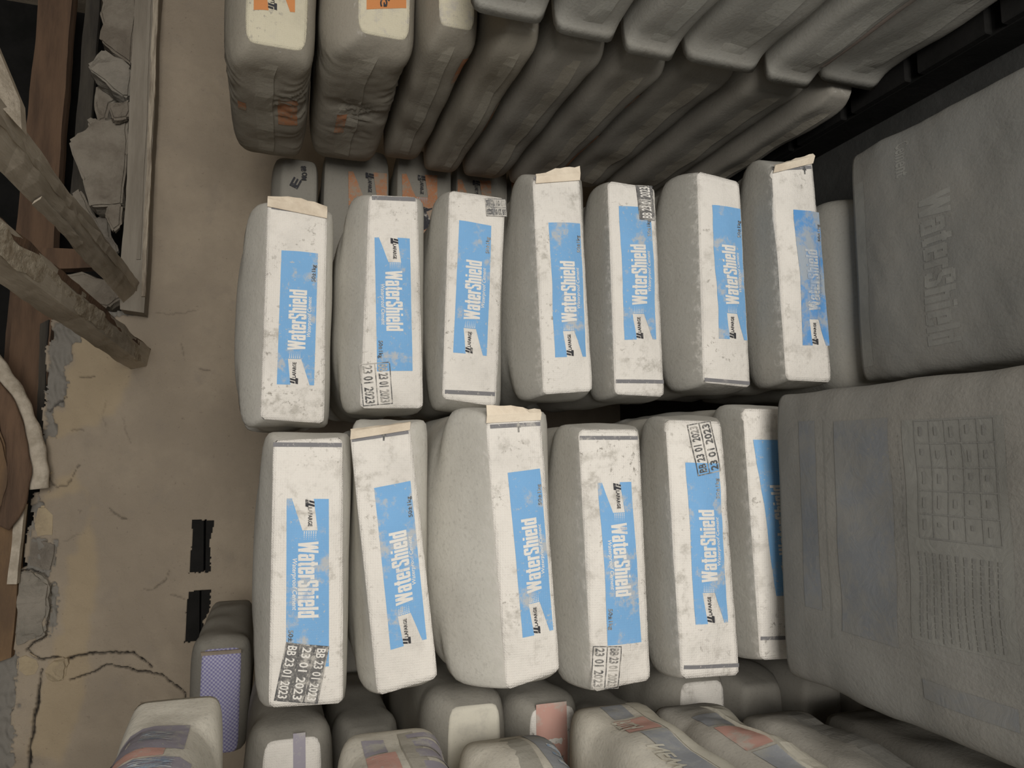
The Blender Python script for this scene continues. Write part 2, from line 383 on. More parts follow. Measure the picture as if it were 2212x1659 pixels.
def px4(pts, Y):
    """corners given as seen (top left, top right, bottom right, bottom left) -> bl, br, tr, tl in (x, z) on the plane Y"""
    P = [at(*p, Y=Y) for p in pts]; P = [(p[0], p[2]) for p in P]
    return [P[3], P[2], P[1], P[0]]
def panel_shape():
    """the blue panel with the slanting pale flag left out at its left end"""
    v, f = [], []
    def strip(s0, s1, lo, hi, ns, nr):
        b = len(v)
        for i in range(ns + 1):
            q = s0 + (s1 - s0) * i / ns
            for j in range(nr + 1): v.append((q, lo(q) + (hi(q) - lo(q)) * j / nr))
        for i in range(ns):
            for j in range(nr): f.append((b + i * (nr + 1) + j, b + (i + 1) * (nr + 1) + j, b + (i + 1) * (nr + 1) + j + 1, b + i * (nr + 1) + j + 1))
    strip(.19, 1, lambda q: 0, lambda q: 1, 22, 8); strip(0, .19, lambda q: 0, lambda q: .12 + q * 1.316, 5, 3); strip(0, .19, lambda q: .64 + q * .474, lambda q: 1, 5, 3)
    return np.array(v), f
PANEL = panel_shape()
DOTS = rects([(.195 + i * .011, .40 + j * .055, .195 + i * .011 + .0075 - i * .0012, .40 + j * .055 + .028 - i * .004) for i in range(5) for j in range(6)])
LMARK = rects([((.022, .46), (.036, .46), (.048, .655), (.036, .655)), ((.004, .44), (.046, .44), (.050, .51), (.008, .51)), ((.008, .53), (.020, .53), (.028, .655), (.016, .655))])
def label(sk, root, c, flip, blue='blue', white='white', word='WaterShield'):
    """c: label corners as seen: top right, bottom right, top left, bottom left"""
    P = [np.array([p[0], p[2]]) for p in (at(*q, Y=sk.Y) for q in c)]; tr, br, tl, bl = P
    if not flip: O, A, B = bl, ((br - bl) + (tr - tl)) / 2, ((tl - bl) + (tr - br)) / 2
    else: O, A, B = tr, ((tl - tr) + (bl - br)) / 2, ((bl - tl) + (br - tr)) / 2
    g = lambda name, vf, s0, s1, r0, r1, mat, off, n=None, k=root: sk.on_end(k, name, vf, O + A * s0 + B * r0, A * (s1 - s0), B * (r1 - r0), mat, off, n)
    pan = g('printed_panel', PANEL, 0, 1, 0, 1, blue, .0008)
    g('halftone_dots', DOTS, 0, 1, 0, 1, white, .0014, None, pan)
    if word == 'WaterShield':
        g('product_lettering', WORD, .255, .705, .27, .75, white, .0016, 30, pan)
        g('small_lettering', text2d('Waterproof Cement', .016, .2), .355, .66, .105, .25, white, .0016, 40, pan)
    else:
        g('product_lettering', text2d('Super', .03), .52, .95, .22, .72, 'ink', .0016, 20, pan)
        g('animal_emblem', BUFFALO, .27, .47, .16, .86, 'ink', .0016, 12, pan)
    g('maker_mark', LMARK, 0, 1, 0, 1, 'ink', .0022, 8, pan)
    g('maker_lettering', text2d('LAFARGE', .02), .052, .165, .50, .60, 'ink', .0022, 30, pan)
    if word == 'WaterShield': g('weight_mark', text2d('50±1kg', .02), .775, .905, .015, .165, 'ink_worn', .0022, 30, pan)
    return pan
BUFFALO = rects([((.05, .35), (.30, .30), (.62, .34), (.90, .46), (.98, .62), (.86, .82), (.62, .92), (.40, .80), (.22, .72), (.10, .66)),
                 ((.0, .62), (.12, .52), (.20, .72), (.10, .95), (.02, .98), (.07, .80)), ((.2, .05), (.3, .05), (.34, .34), (.22, .36)), ((.42, .05), (.5, .05), (.54, .36), (.42, .36)),
                 ((.72, .0), (.82, .0), (.86, .45), (.7, .42)), ((.9, .05), (.98, .05), (1, .5), (.9, .55))])
def stamp(sk, root, centre, along, height, rot, mat='ink_worn', rows=2, fill=True, flip=False, light=False):
    c = at(*centre, Y=sk.Y); c = np.array([c[0], c[2]]); a = math.radians(rot + (180 if flip else 0))
    A = np.array([math.cos(a), math.sin(a)]) * along; B = np.array([-math.sin(a), math.cos(a)]) * height; O = c - A / 2 - B / 2
    t = .02; hh = t * along / height
    fr = [(0, 0, 1, hh), (0, 1 - hh, 1, 1), (0, 0, t, 1), (1 - t, 0, 1, 1)] + [(0, (i + 1) / rows - hh / 2, 1, (i + 1) / rows + hh / 2) for i in range(rows - 1)]
    st = sk.on_end(root, 'date_stamp', rects(fr), O, A, B, mat, .0024, 8)
    if fill: sk.on_end(st, 'stamp_ground', grid2(6, 4), O, A, B, 'stamp_dark' if light else 'stamp_ground', .0018)
    for i in range(rows):
        r0 = (rows - 1 - i + .18) / rows
        sk.on_end(st, 'stamp_lettering', text2d('BB 23 01 2023' if i % 2 == 0 else '23 01 2023', .02), O + A * .05 + B * r0, A * .9, B * (.64 / rows), 'white' if light else mat, .0026, 30)
M['stamp_dark'] = m_print('dark_stamp_ground', (.15, .145, .14), (.55, .52, .47), (.50, .60), .56)
M['stamp_ground'] = m_print('rubbed_stamp_ground', (.24, .235, .23), (.54, .51, .46), (.44, .56), .5)
def band(sk, root, a, b, wpx, mat='band', arrow=None):
    p, q = at(*a, Y=sk.Y), at(*b, Y=sk.Y); p, q = np.array([p[0], p[2]]), np.array([q[0], q[2]])
    A = q - p; B = np.array([-A[1], A[0]]); B = B / np.linalg.norm(B) * (wpx * sk.Y / F)
    o = sk.on_end(root, 'printed_band', grid2(3, 14), p, B, A, mat, .001)
    if arrow:
        k = at(*arrow, Y=sk.Y); k = np.array([k[0], k[2]])
        sk.on_end(root, 'valve_arrow', rects([((0, -.0016), (.011, -.0016), (.011, .0016), (0, .0016)), ((.009, -.005), (.019, 0), (.009, .005))]), k, np.array([1.0, 0]), np.array([0, 1.0]), 'ink_worn', .0014)
def valve_flap(sk, root, out=.016, lift=.012, seed=0, lo=.0, hi=1.0):
    """folded cream paper standing out at the right end of the cover"""
    r = random.Random(seed); br, tr = sk.fr[1], sk.fr[2]; n = 9; V = []; f = []
    for i in range(n + 1):
        t = lo + (hi - lo) * i / n; p = br + (tr - br) * t
        o = out * (.55 + .14 * r.random() + .3 * math.sin(2.2 * t + seed)) * (1 - .25 * abs(2 * t - 1))
        for th in (0.0, .0022):
            V += [(p[0] - .012, sk.Y - .005 - th, p[1]), (p[0] + .002, sk.Y - lift - th, p[1]), (p[0] + o, sk.Y - lift * .6 - th + .003 * r.random(), p[1])]
    for i in range(n):
        a, b = i * 6, (i + 1) * 6
        for k in (0, 1): f += [(a + k, b + k, b + k + 1, a + k + 1), (a + 3 + k, a + 4 + k, b + 4 + k, b + 3 + k)]
        f += [(a + 2, b + 2, b + 5, a + 5), (a, a + 3, b + 3, b)]
    f += [(0, 1, 4, 3), (1, 2, 5, 4), (n * 6, n * 6 + 3, n * 6 + 4, n * 6 + 1), (n * 6 + 1, n * 6 + 4, n * 6 + 5, n * 6 + 2)]
    return link('valve_flap', mesh('valve_flap', np.array(V) - sk.o, f), 'flap', root, False)
def seam(sk, root, q, width, y0, y1, mat='dust', dust=DUST, wav=.0, thick=.0035, name='side_seam'):
    """the overlapped edge of the woven tube down a long side: a strip with thickness"""
    n = 26; y = np.linspace(y0, y1, n); qq = q + wav * np.sin(y * 17 + sk.seed) + wav * .6 * np.sin(y * 41 + 2 * sk.seed)
    tp = np.clip(np.minimum(y - y0, y1 - y) / .05, 0, 1)[:, None]
    def pts(q_, off):
        off = off * tp if off > 0 else off
        N = sk.normal(y, q_); P = sk.S(y, q_); cen = .5 * (sk.S(y, q_ * 0 + .5) + sk.S(y, q_ * 0 + 2.5)); sg = np.sign(((P - cen) * N).sum(-1))[:, None]
        return P + N * sg * off - sk.o
    g = 1 if width > 0 else -1; W_ = abs(width)
    rows = [pts(qq - g * .012, -.0015), pts(qq, thick)] + [pts(qq + width * t, thick * (1 - t) ** 1.3 - .0012 * t) for t in (.15, .3, .45, .6, .75, .9, 1.0)]
    V = np.concatenate(rows); f = [(k * n + i, k * n + i + 1, (k + 1) * n + i + 1, (k + 1) * n + i) for k in range(len(rows) - 1) for i in range(n - 1)]
    me = mesh(name, V, f); fattr(me, 'clean', np.zeros(len(V))); o = link(name, me, mat, root, False); o['dust'] = tuple(float(c) for c in dust); return o

# ------------------------------------------------------------------ the room
def box(name, lo, hi, mat, parent=None, bev=0.0):
    bm = bmesh.new(); bmesh.ops.create_cube(bm, size=1)
    for v in bm.verts: v.co = Vector([lo[i] + (v.co[i] + .5) * (hi[i] - lo[i]) for i in range(3)])
    if bev: bmesh.ops.bevel(bm, geom=bm.edges[:], offset=bev, segments=1, affect='EDGES')
    me = bpy.data.meshes.new(name); bm.to_mesh(me); bm.free(); return link(name, me, mat, parent, False)
WY = 2.90
tag(box('floor', (-2.3, -2.3, -.1), (2.1, 3.8, 0), 'floor'), kind='structure')
tag(box('wall_left', (-2.4, -2.3, 0), (-2.3, 3.8, 3.9), 'wall'), kind='structure')
tag(box('wall_right', (2.1, -2.3, 0), (2.2, 3.8, 3.9), 'wall'), kind='structure')
# roof: very dark boards sloping down to the back eave
def slab(name, pts, th, mat, kind=None, parent=None):
    P = [np.array(p, float) for p in pts]; n = np.cross(P[1] - P[0], P[3] - P[0]); n /= np.linalg.norm(n)
    V = P + [p + n * th for p in P]
    o = link(name, mesh(name, V, [(3, 2, 1, 0), (4, 5, 6, 7), (0, 1, 5, 4), (1, 2, 6, 5), (2, 3, 7, 6), (3, 0, 4, 7)]), mat, parent, False)
    if kind: tag(o, kind=kind)
    return o
slab('roof', [(-2.4, -2.3, 3.9), (2.2, -2.3, 3.9), (2.2, 3.75, H + 1.25), (-2.4, 3.75, H + 1.25)], .04, 'roof', 'structure')
slab('wall_eave', [(-2.4, 3.75, H - .2), (2.2, 3.75, H - .2), (2.2, 3.75, H + 1.4), (-2.4, 3.75, H + 1.4)], .05, 'dark', 'structure')

def polyxz(pts, Y=WY): return np.array([(p[0], p[2]) for p in (at(*q, Y=Y) for q in pts)])
def inside(P, x, z):
    r = np.zeros(x.shape, bool); n = len(P)
    for i in range(n):
        x1, z1 = P[i]; x2, z2 = P[(i + 1) % n]
        c = ((z1 > z) != (z2 > z)) & (x < (x2 - x1) * (z - z1) / (z2 - z1 + 1e-12) + x1); r ^= c
    return r
def dist_line(P, x, z):
    d = np.full(x.shape, 9.0); tt = np.zeros(x.shape); L = len(P) - 1
    for i in range(L):
        a, b = P[i], P[i + 1]; ab = b - a; t = np.clip(((x - a[0]) * ab[0] + (z - a[1]) * ab[1]) / (ab @ ab + 1e-12), 0, 1)
        e = np.hypot(x - a[0] - t * ab[0], z - a[1] - t * ab[1]); m = e < d; d = np.where(m, e, d); tt = np.where(m, (i + t) / L, tt)
    return d, tt
HOLES = [[(416, 1122), (462, 1124), (459, 1152), (452, 1172), (456, 1206), (455, 1236), (408, 1238), (414, 1180)], [(407, 1278), (424, 1274), (456, 1272), (453, 1320), (438, 1342), (447, 1384), (399, 1388), (402, 1330)]]
TOP = [(339, -60), (310, 620), (300, 660), (250, 672), (210, 672), (175, 684), (120, 690), (104, 760), (97, 860), (84, 970), (98, 1010), (76, 1060), (66, 1100), (60, 1160), (50, 1225), (34, 1236), (24, 1404), (-45, 1424), (-70, 1700), (-80, 2000)]
CRACKS = [([(58, 1398), (84, 1425), (112, 1420), (140, 1424), (190, 1413), (232, 1410), (290, 1410), (327, 1442)], .0042, 1.), ([(150, 1472), (200, 1452), (236, 1437), (290, 1449), (345, 1455), (372, 1476), (402, 1498), (396, 1530)], .0028, 1.),
  ([(90, 1445), (86, 1475), (80, 1530), (72, 1580), (66, 1625), (62, 1700)], .0055, 1.), ([(40, 1234), (70, 1232), (98, 1246), (107, 1262), (107, 1310), (100, 1372), (72, 1392), (55, 1402)], .0045, 1.),
  ([(308, 1275), (332, 1272), (352, 1258), (366, 1232)], .0014, .8), ([(370, 1284), (398, 1293)], .0014, .7), ([(234, 1100), (250, 1110), (274, 1122)], .0018, .8), ([(170, 814), (190, 817), (207, 816)], .0018, .8), ([(154, 928), (182, 930)], .0014, .7),
  ([(325, 676), (360, 680), (430, 670)], .0012, .6), ([(394, 740), (396, 775)], .0014, .6), ([(432, 796), (452, 799)], .0024, .5), ([(346, 1528), (375, 1524), (396, 1514)], .0014, .7), ([(308, 1520), (332, 1520), (336, 1526)], .0013, .7),
  ([(96, 1018), (108, 1040), (124, 1053), (145, 1050), (152, 1036), (170, 1004)], .0018, .8), ([(100, 882), (107, 888), (122, 870), (146, 858)], .0022, .9), ([(135, 1172), (160, 1160), (183, 1150)], .0011, .5), ([(268, 905), (272, 935), (280, 958)], .0012, .5), ([(228, 862), (225, 900), (230, 935)], .0010, .5), ([(490, 1480), (520, 1410), (545, 1370)], .0018, .8)]
PATCH = [[(120, 690), (165, 700), (172, 735), (143, 790), (150, 850), (118, 885), (122, 925), (105, 965), (90, 970), (96, 850)], [(60, 1162), (90, 1166), (124, 1170), (118, 1205), (108, 1250), (55, 1230)], [(76, 1075), (95, 1085), (80, 1100), (72, 1140), (60, 1160), (66, 1095)],
         [(-80, 1410), (40, 1408), (34, 1500), (27, 1640), (22, 1800), (-80, 1800)], [(110, 1262), (122, 1262), (122, 1300), (116, 1345), (108, 1380)], [(300, 640), (262, 650), (178, 690), (230, 690), (300, 676)]]
YELL = [[(170, 715), (230, 740), (290, 800), (240, 900), (150, 960), (108, 980), (122, 900), (148, 830)], [(85, 1100), (160, 1000), (200, 1100), (150, 1200), (130, 1380), (90, 1480), (60, 1659), (130, 1659), (180, 1500), (210, 1250), (190, 1050)]]
def build_wall():
    xs = np.concatenate([np.arange(-1.45, -1.1, .03), np.arange(-1.1, 1.9, .0042), np.arange(1.9, 2.11, .03)]); zs = np.concatenate([np.linspace(0, H - .1, 14)[:-1], np.arange(H - .1, H + .92, .0042)])
    X, Z = np.meshgrid(xs, zs); top = polyxz(TOP); o = np.argsort(top[:, 0])
    tz = np.interp(X, top[o, 0], top[o, 1])
    d = np.zeros(X.shape); crack_shade = np.zeros(X.shape); patch = np.zeros(X.shape); yel = np.zeros(X.shape)
    P3 = np.stack([X, 0 * X, Z], -1); w1, w2, w3 = Waves(3, .5), Waves(4, .06), Waves(5, .02)
    d += .006 * w1(P3) + .0015 * w2(P3)
    jx, jz = X + .008 * w2(P3) + .004 * w3(P3), Z + .008 * w2(P3 + 3) + .004 * w3(P3 + 5)
    for pg in PATCH:
        m = inside(polyxz(pg), jx, jz); patch[m] = 1
    d += patch * (.012 + .004 * w2(P3 * 2)); 
    for pg in YELL:
        poly = polyxz(pg); c = poly.mean(0); m = inside(poly, jx + .03 * w1(P3 * 3), jz); yel[m] = .42
    for _ in range(6):
        yel[1:-1, 1:-1] = (yel[:-2, 1:-1] + yel[2:, 1:-1] + yel[1:-1, :-2] + yel[1:-1, 2:] + yel[1:-1, 1:-1]) / 5
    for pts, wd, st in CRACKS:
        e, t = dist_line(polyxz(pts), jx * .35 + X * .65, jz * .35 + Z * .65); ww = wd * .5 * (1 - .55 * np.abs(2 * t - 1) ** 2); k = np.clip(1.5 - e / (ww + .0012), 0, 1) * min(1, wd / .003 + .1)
        d += k * .014 * st; crack_shade = np.maximum(crack_shade, k * st)
    V = np.stack([X, WY + d, Z], -1); nx = len(xs); nz = len(zs)
    keep = np.ones((nz - 1, nx - 1), bool); cx, cz = (X[1:, 1:] + X[:-1, :-1]) / 2, (Z[1:, 1:] + Z[:-1, :-1]) / 2
    P3c = np.stack([cx, 0 * cx, cz], -1)
    keep &= cz < (tz[1:, 1:] + .006 * w2(P3c) + .004 * w3(P3c))
    for h in HOLES: keep &= ~inside(polyxz(h), cx + .0015 * w3(P3c), cz + .0015 * w3(P3c + 2))
    idx = np.arange(nx * nz).reshape(nz, nx); jj, ii = np.nonzero(keep)
    f = np.stack([idx[jj, ii], idx[jj, ii + 1], idx[jj + 1, ii + 1], idx[jj + 1, ii]], 1)
    used = np.unique(f); re = -np.ones(nx * nz, int); re[used] = np.arange(len(used)); f = re[f]
    me = mesh('wall_back', V.reshape(-1, 3)[used], [tuple(map(int, q)) for q in f])
    for n_, a in (('crack_shade', crack_shade), ('patch', patch), ('yellow', yel)): fattr(me, n_, np.clip(a.reshape(-1)[used], 0, 1))
    # thickness: the open border carried back into the wall
    bm = bmesh.new(); bm.from_mesh(me); be = [e for e in bm.edges if e.is_boundary and max(v.co.z for v in e.verts) > .05 and max(v.co.x for v in e.verts) < 2.05 and min(v.co.x for v in e.verts) > -1.44]
    r = bmesh.ops.extrude_edge_only(bm, edges=be)
    for v in r['geom']:
        if isinstance(v, bmesh.types.BMVert): v.co.y = WY + (.17 if not (-.75 < v.co.x < -.15 and v.co.z < H + .34) else .045)
    bm.to_mesh(me); bm.free()
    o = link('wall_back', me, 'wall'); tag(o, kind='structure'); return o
wall = build_wall()
tag(box('wall_front', (-2.3, WY, 0), (-1.45, WY + .17, H + .9), 'wall'), kind='structure'); bpy.data.objects['wall_front'].name = 'wall_back_left'

def rock(name, pts, Y0, Y1, mat, parent=None, seed=0, rough=.006, smooth=False):
    """a broken stone: outline as seen on the plane Y0, carried back to Y1, edges chipped"""
    P = polyxz(pts, Y0); c = P.mean(0); bm = bmesh.new(); rn = random.Random(seed)
    f0 = [bm.verts.new((p[0], Y0 + rn.uniform(0, .012), p[1])) for p in P]; f1 = [bm.verts.new((c[0] + (p[0] - c[0]) * 1.02, Y1, c[1] + (p[1] - c[1]) * 1.02)) for p in P]
    n = len(P); bm.faces.new(f0[::-1]); bm.faces.new(f1)
    for i in range(n): bm.faces.new((f0[i], f0[(i + 1) % n], f1[(i + 1) % n], f1[i]))
    bmesh.ops.recalc_face_normals(bm, faces=bm.faces[:])
    bmesh.ops.bevel(bm, geom=bm.edges[:], offset=.008, segments=2, affect='EDGES')
    bmesh.ops.triangulate(bm, faces=[q for q in bm.faces if len(q.verts) > 4])
    bmesh.ops.subdivide_edges(bm, edges=[e for e in bm.edges if e.calc_length() > .03], cuts=2, use_grid_fill=True)
    bmesh.ops.triangulate(bm, faces=[q for q in bm.faces if len(q.verts) > 4])
    w = Waves(seed + 70, .07); w2 = Waves(seed + 80, .025); bm.normal_update()
    for v in bm.verts:
        p = np.array(v.co); v.co += v.normal * float(rough * w(p) + rough * .4 * w2(p))
    base = Vector((c[0], Y0, P[:, 1].min())) if parent is None else Vector((0, 0, 0))
    for v in bm.verts: v.co -= base
    me = bpy.data.meshes.new(name); bm.to_mesh(me); bm.free(); o = link(name, me, mat, parent, smooth); o.location = base; return o
# loosened pieces still set in the wall: parts of it
rock('stone', [(36, 1238), (70, 1233), (95, 1248), (105, 1264), (104, 1310), (97, 1368), (72, 1388), (36, 1394), (28, 1372), (33, 1300)], WY - .022, WY + .12, 'stone_light', wall, 1, .007)
rock('stone', [(60, 1166), (92, 1164), (122, 1174), (112, 1240), (88, 1234), (56, 1226)], WY - .002, WY + .08, 'mortar', wall, 2, .005)
rock('plaster_lump', [(36, 1420), (55, 1412), (82, 1424), (88, 1440), (78, 1462), (52, 1466), (34, 1450)], WY - .012, WY + .03, 'lump', wall, 3, .005)
rock('plaster_lump', [(96, 1436), (112, 1422), (138, 1424), (146, 1440), (138, 1466), (112, 1482), (94, 1474), (88, 1454)], WY - .014, WY + .03, 'lump', wall, 4, .005)
rock('stone', [(92, 975), (101, 974), (102, 1000), (99, 1012), (94, 1004)], WY - .006, WY + .05, 'stone', wall, 5, .003)
rock('plaster_lump', [(100, 1020), (114, 1012), (118, 1022), (106, 1036)], WY - .008, WY + .02, 'lump', wall, 6, .003)
rock('plaster_lump', [(92, 1064), (104, 1052), (118, 1060), (104, 1072)], WY - .008, WY + .02, 'lump', wall, 7, .003)
rock('stone', [(80, 1092), (100, 1092), (120, 1110), (116, 1160), (82, 1162), (76, 1130)], WY - .010, WY + .03, 'lump', wall, 8, .004)
# what stops the two vent holes: rough blocks outside, daylight in the chinks
def backing(n_, pts):
    tag(slab(n_, [at(*p, Y=WY + .055) for p in pts], -.05, 'dark'), kind='structure')
backing('trim_1', [(380, 1259), (380, 1090), (443, 1090), (442, 1259)]); backing('trim_2', [(446, 1259), (448, 1090), (500, 1090), (500, 1259)])
backing('trim_3', [(380, 1420), (380, 1262), (434, 1262), (433, 1420)]); backing('trim_4', [(436, 1420), (438, 1262), (500, 1262), (500, 1420)])

# ------------------------------------------------------------------ roof timbers and rubble above the wall
def prism(name, pts, Y0, Y1, mat, parent=None, seed=0, wob=.0013, n=60):
    """a timber running straight back: cross-section as seen on the wall plane, swept from Y0 to Y1 with an uneven face"""
    P = polyxz(pts); V = []; m = len(P); ys = np.linspace(Y0, Y1, n); w = Waves(seed + 33, .35), Waves(seed + 34, .06); o = np.array([P[:, 0].mean(), Y1, P[:, 1].mean()])
    c = P.mean(0)
    for y in ys:
        for i, p in enumerate(P):
            q = np.array([p[0], y, p[1]]); d = w[0](q + i) * wob * 2 + w[1](q + 2 * i) * wob; k = (p - c) / np.linalg.norm(p - c)
            V.append(q + np.array([k[0], 0, k[1]]) * d)
    f = [(j * m + i, j * m + (i + 1) % m, (j + 1) * m + (i + 1) % m, (j + 1) * m + i) for j in range(n - 1) for i in range(m)] + [tuple(range(m))[::-1], tuple((n - 1) * m + i for i in range(m))]
    off = o if parent is None else np.array(parent.location)
    ob = link(name, mesh(name, np.array(V) - off, f), mat, parent, False)
    if parent is None: ob.location = o
    return ob
j1 = prism('ceiling_joist', [(312, 624), (301, 648), (280, 664), (290, 640)], .25, 2.99, 'wood_grey', None, 1)
tag(j1, 'dusty grey roof joist running to the wall beside the end of the ledge timber', 'joist', 'roof joists')
prism('bottom_ridge', [(310, 632), (306, 641), (302, 638), (305, 629)], .25, 2.9, 'wood_grey', j1, 5, .003, 70)
box_ = prism('nailed_cleat', [(297, 655), (286, 663), (283, 668), (294, 660)], 1.75, 2.1, 'wood_grey', j1, 6, .002, 10)
j2 = prism('ceiling_joist', [(325, 757), (315, 789), (284, 797), (294, 765)], .25, 2.99, 'wood_grey', None, 2)
tag(j2, 'thick grey roof joist with a strip of pale bark along its underside', 'joist', 'roof joists')
prism('bark_strip', [(322.5, 766), (317, 784), (313, 786), (318, 763)], .25, 2.9, 'bark', j2, 7, .004, 110)
prism('brown_edge', [(325.5, 755), (323, 764), (319, 762), (321, 752)], .25, 2.9, 'wood_brown', j2, 8, .002, 60)
def plank(name, pts, Y, th, mat, label_, cat='timber', parent=None, nseg=18, seed=0, group=None, dY=0.0):
    """a board seen face on: corners far/near edge as seen, given thickness and slightly waving edges; dY: how much nearer its second end lies"""
    P = [at(*p, Y=Y - (dY if i in (2, 3) else 0)) for i, p in enumerate(pts)]; V = []; w = Waves(seed + 11, .3), Waves(seed + 12, .05)
    for i in range(nseg + 1):
        t = i / nseg; a = P[0] + (P[3] - P[0]) * t; b = P[1] + (P[2] - P[1]) * t; k = (b - a) / np.linalg.norm(b - a)
        a = a - k * (.0022 * w[0](a) + .0008 * w[1](a)); b = b + k * (.0022 * w[0](b + 2) + .0008 * w[1](b + 2))
        V += [a, b, b + (0, th, 0), a + (0, th, 0)]
    f = [(i * 4 + k, i * 4 + (k + 1) % 4, i * 4 + 4 + (k + 1) % 4, i * 4 + 4 + k) for i in range(nseg) for k in range(4)] + [(3, 2, 1, 0), tuple(nseg * 4 + k for k in range(4))]
    V = np.array(V); o = V.mean(0) if parent is None else np.array(parent.location)
    ob = link(name, mesh(name, V - o, f), mat, parent, False)
    if parent is None: ob.location = o; tag(ob, label_, cat, group)
    return ob
led = plank('ledge_timber', [(294, -60), (346, -60), (312, 676), (258, 668)], WY - .10, .082, 'wood_ledge', 'long dusty timber laid along the top of the wall under the rubble', nseg=40, seed=2)
plank('splintered_edge', [(333, -60), (345, -60), (314, 640), (304, 640)], WY - .112, .02, 'splinter', None, parent=led, nseg=60, seed=3)
plank('split_strip', [(322, -60), (330, -60), (303, 560), (296, 560)], WY - .106, .02, 'wood_ledge', None, parent=led, nseg=40, seed=4)
plank('roof_purlin', [(88, -60), (160, -60), (80, 1000), (-6, 930)], 3.18, .08, 'wood_brown', 'long red-brown purlin crossing the dark roof behind both joists', nseg=40, seed=5)
plank('roof_board', [(189, -60), (218, -60), (186, 460), (150, 450)], 3.26, .03, 'wood_dark', 'narrow dark board in the roof between the brown purlin and the rubble', 'board', seed=6)
plank('roof_post', [(58, 532), (58, 582), (212, 576), (212, 538)], 2.99, .06, 'wood_brown', 'short red-brown upright piece standing on the wall behind the first joist', seed=7, nseg=8)
plank('nailed_stub', [(-30, 40), (-30, 190), (47, 280), (43, 216)], 1.40, .03, 'wood_grey', 'short grey board end nailed beside the joist at the roof edge', 'board', seed=8, nseg=6, dY=-.08)
plank('eave_board', [(-60, 1075), (50, 1088), (25, 1420), (-60, 1450)], WY - .03, .05, 'wood_orange', 'orange-brown board over the wall beside the loose pale stone', 'board', seed=9)
plank('eave_batten', [(34, 1088), (53, 1090), (36, 1262), (14, 1262)], WY - .064, .03, 'wood_grey', 'narrow grey batten against the gap at the top of the wall', 'board', seed=10)
plank('rafter_board', [(30, 640), (118, 640), (84, 985), (4, 985)], 3.10, .05, 'wood_brown', 'wide rough brown board behind the thick joist, above the bare mortar', 'board', seed=11, nseg=24)
plank('bark_edge', [(86, 700), (106, 690), (84, 985), (76, 985)], 3.085, .04, 'wood_dark', None, parent=bpy.data.objects['rafter_board'], seed=12, nseg=60)
def sweep(name, path, rad, Y, mat, label_, cat, flat=1.0, seed=0):
    P = np.array([at(*p, Y=Y + (p[2] if len(p) > 2 else 0)) if False else at(p[0], p[1], Y=Y) for p in path]); t = np.linspace(0, len(P) - 1, 44); i = np.clip(t.astype(int), 0, len(P) - 2); u = (t - i)[:, None]
    g = lambda k: P[np.clip(i + k, 0, len(P) - 1)]
    Q = .5 * ((2 * g(0)) + (-g(-1) + g(1)) * u + (2 * g(-1) - 5 * g(0) + 4 * g(1) - g(2)) * u * u + (-g(-1) + 3 * g(0) - 3 * g(1) + g(2)) * u ** 3)
    T = np.gradient(Q, axis=0); T /= np.linalg.norm(T, axis=1)[:, None]; Nn = np.cross(T, (0, 1, 0)); V = []; m = 12; w = Waves(seed + 60, .09)
    for k in range(len(Q)):
        for a in range(m):
            c, s_ = math.cos(2 * math.pi * a / m), math.sin(2 * math.pi * a / m); r_ = rad * (1 + .09 * w(Q[k] + (0, a * .03, 0)))
            V.append(Q[k] + Nn[k] * c * r_ + np.array((0, 1.0, 0)) * s_ * r_ * flat)
    f = [(k * m + a, k * m + (a + 1) % m, (k + 1) * m + (a + 1) % m, (k + 1) * m + a) for k in range(len(Q) - 1) for a in range(m)] + [tuple(range(m))[::-1], tuple((len(Q) - 1) * m + a for a in range(m))]
    V = np.array(V); o = V.mean(0); ob = link(name, mesh(name, V - o, f), mat, None, True); ob.location = o; tag(ob, label_, cat); return ob
sweep('bent_pole', [(-60, 720), (-10, 790), (32, 852), (62, 922), (80, 990), (84, 1056)], .031, 2.84, 'wood_grey', 'thick grey bent pole curving down from the roof onto the wall top', 'pole', .8, 1)
sweep('curved_board', [(-60, 800), (-20, 838), (14, 890), (34, 950), (42, 1020), (30, 1090), (0, 1135)], .034, 2.80, 'wood_brown', 'dark brown curved board tucked inside the bent pole', 'board', .35, 2)
tag(rock('rounded_board', [(-60, 880), (-15, 905), (10, 960), (22, 1020), (20, 1075), (0, 1118), (-60, 1130)], 2.816, 2.86, 'wood_orange', None, 40, .003), 'orange-brown rounded board end nearest the roof edge inside the curves', 'board')
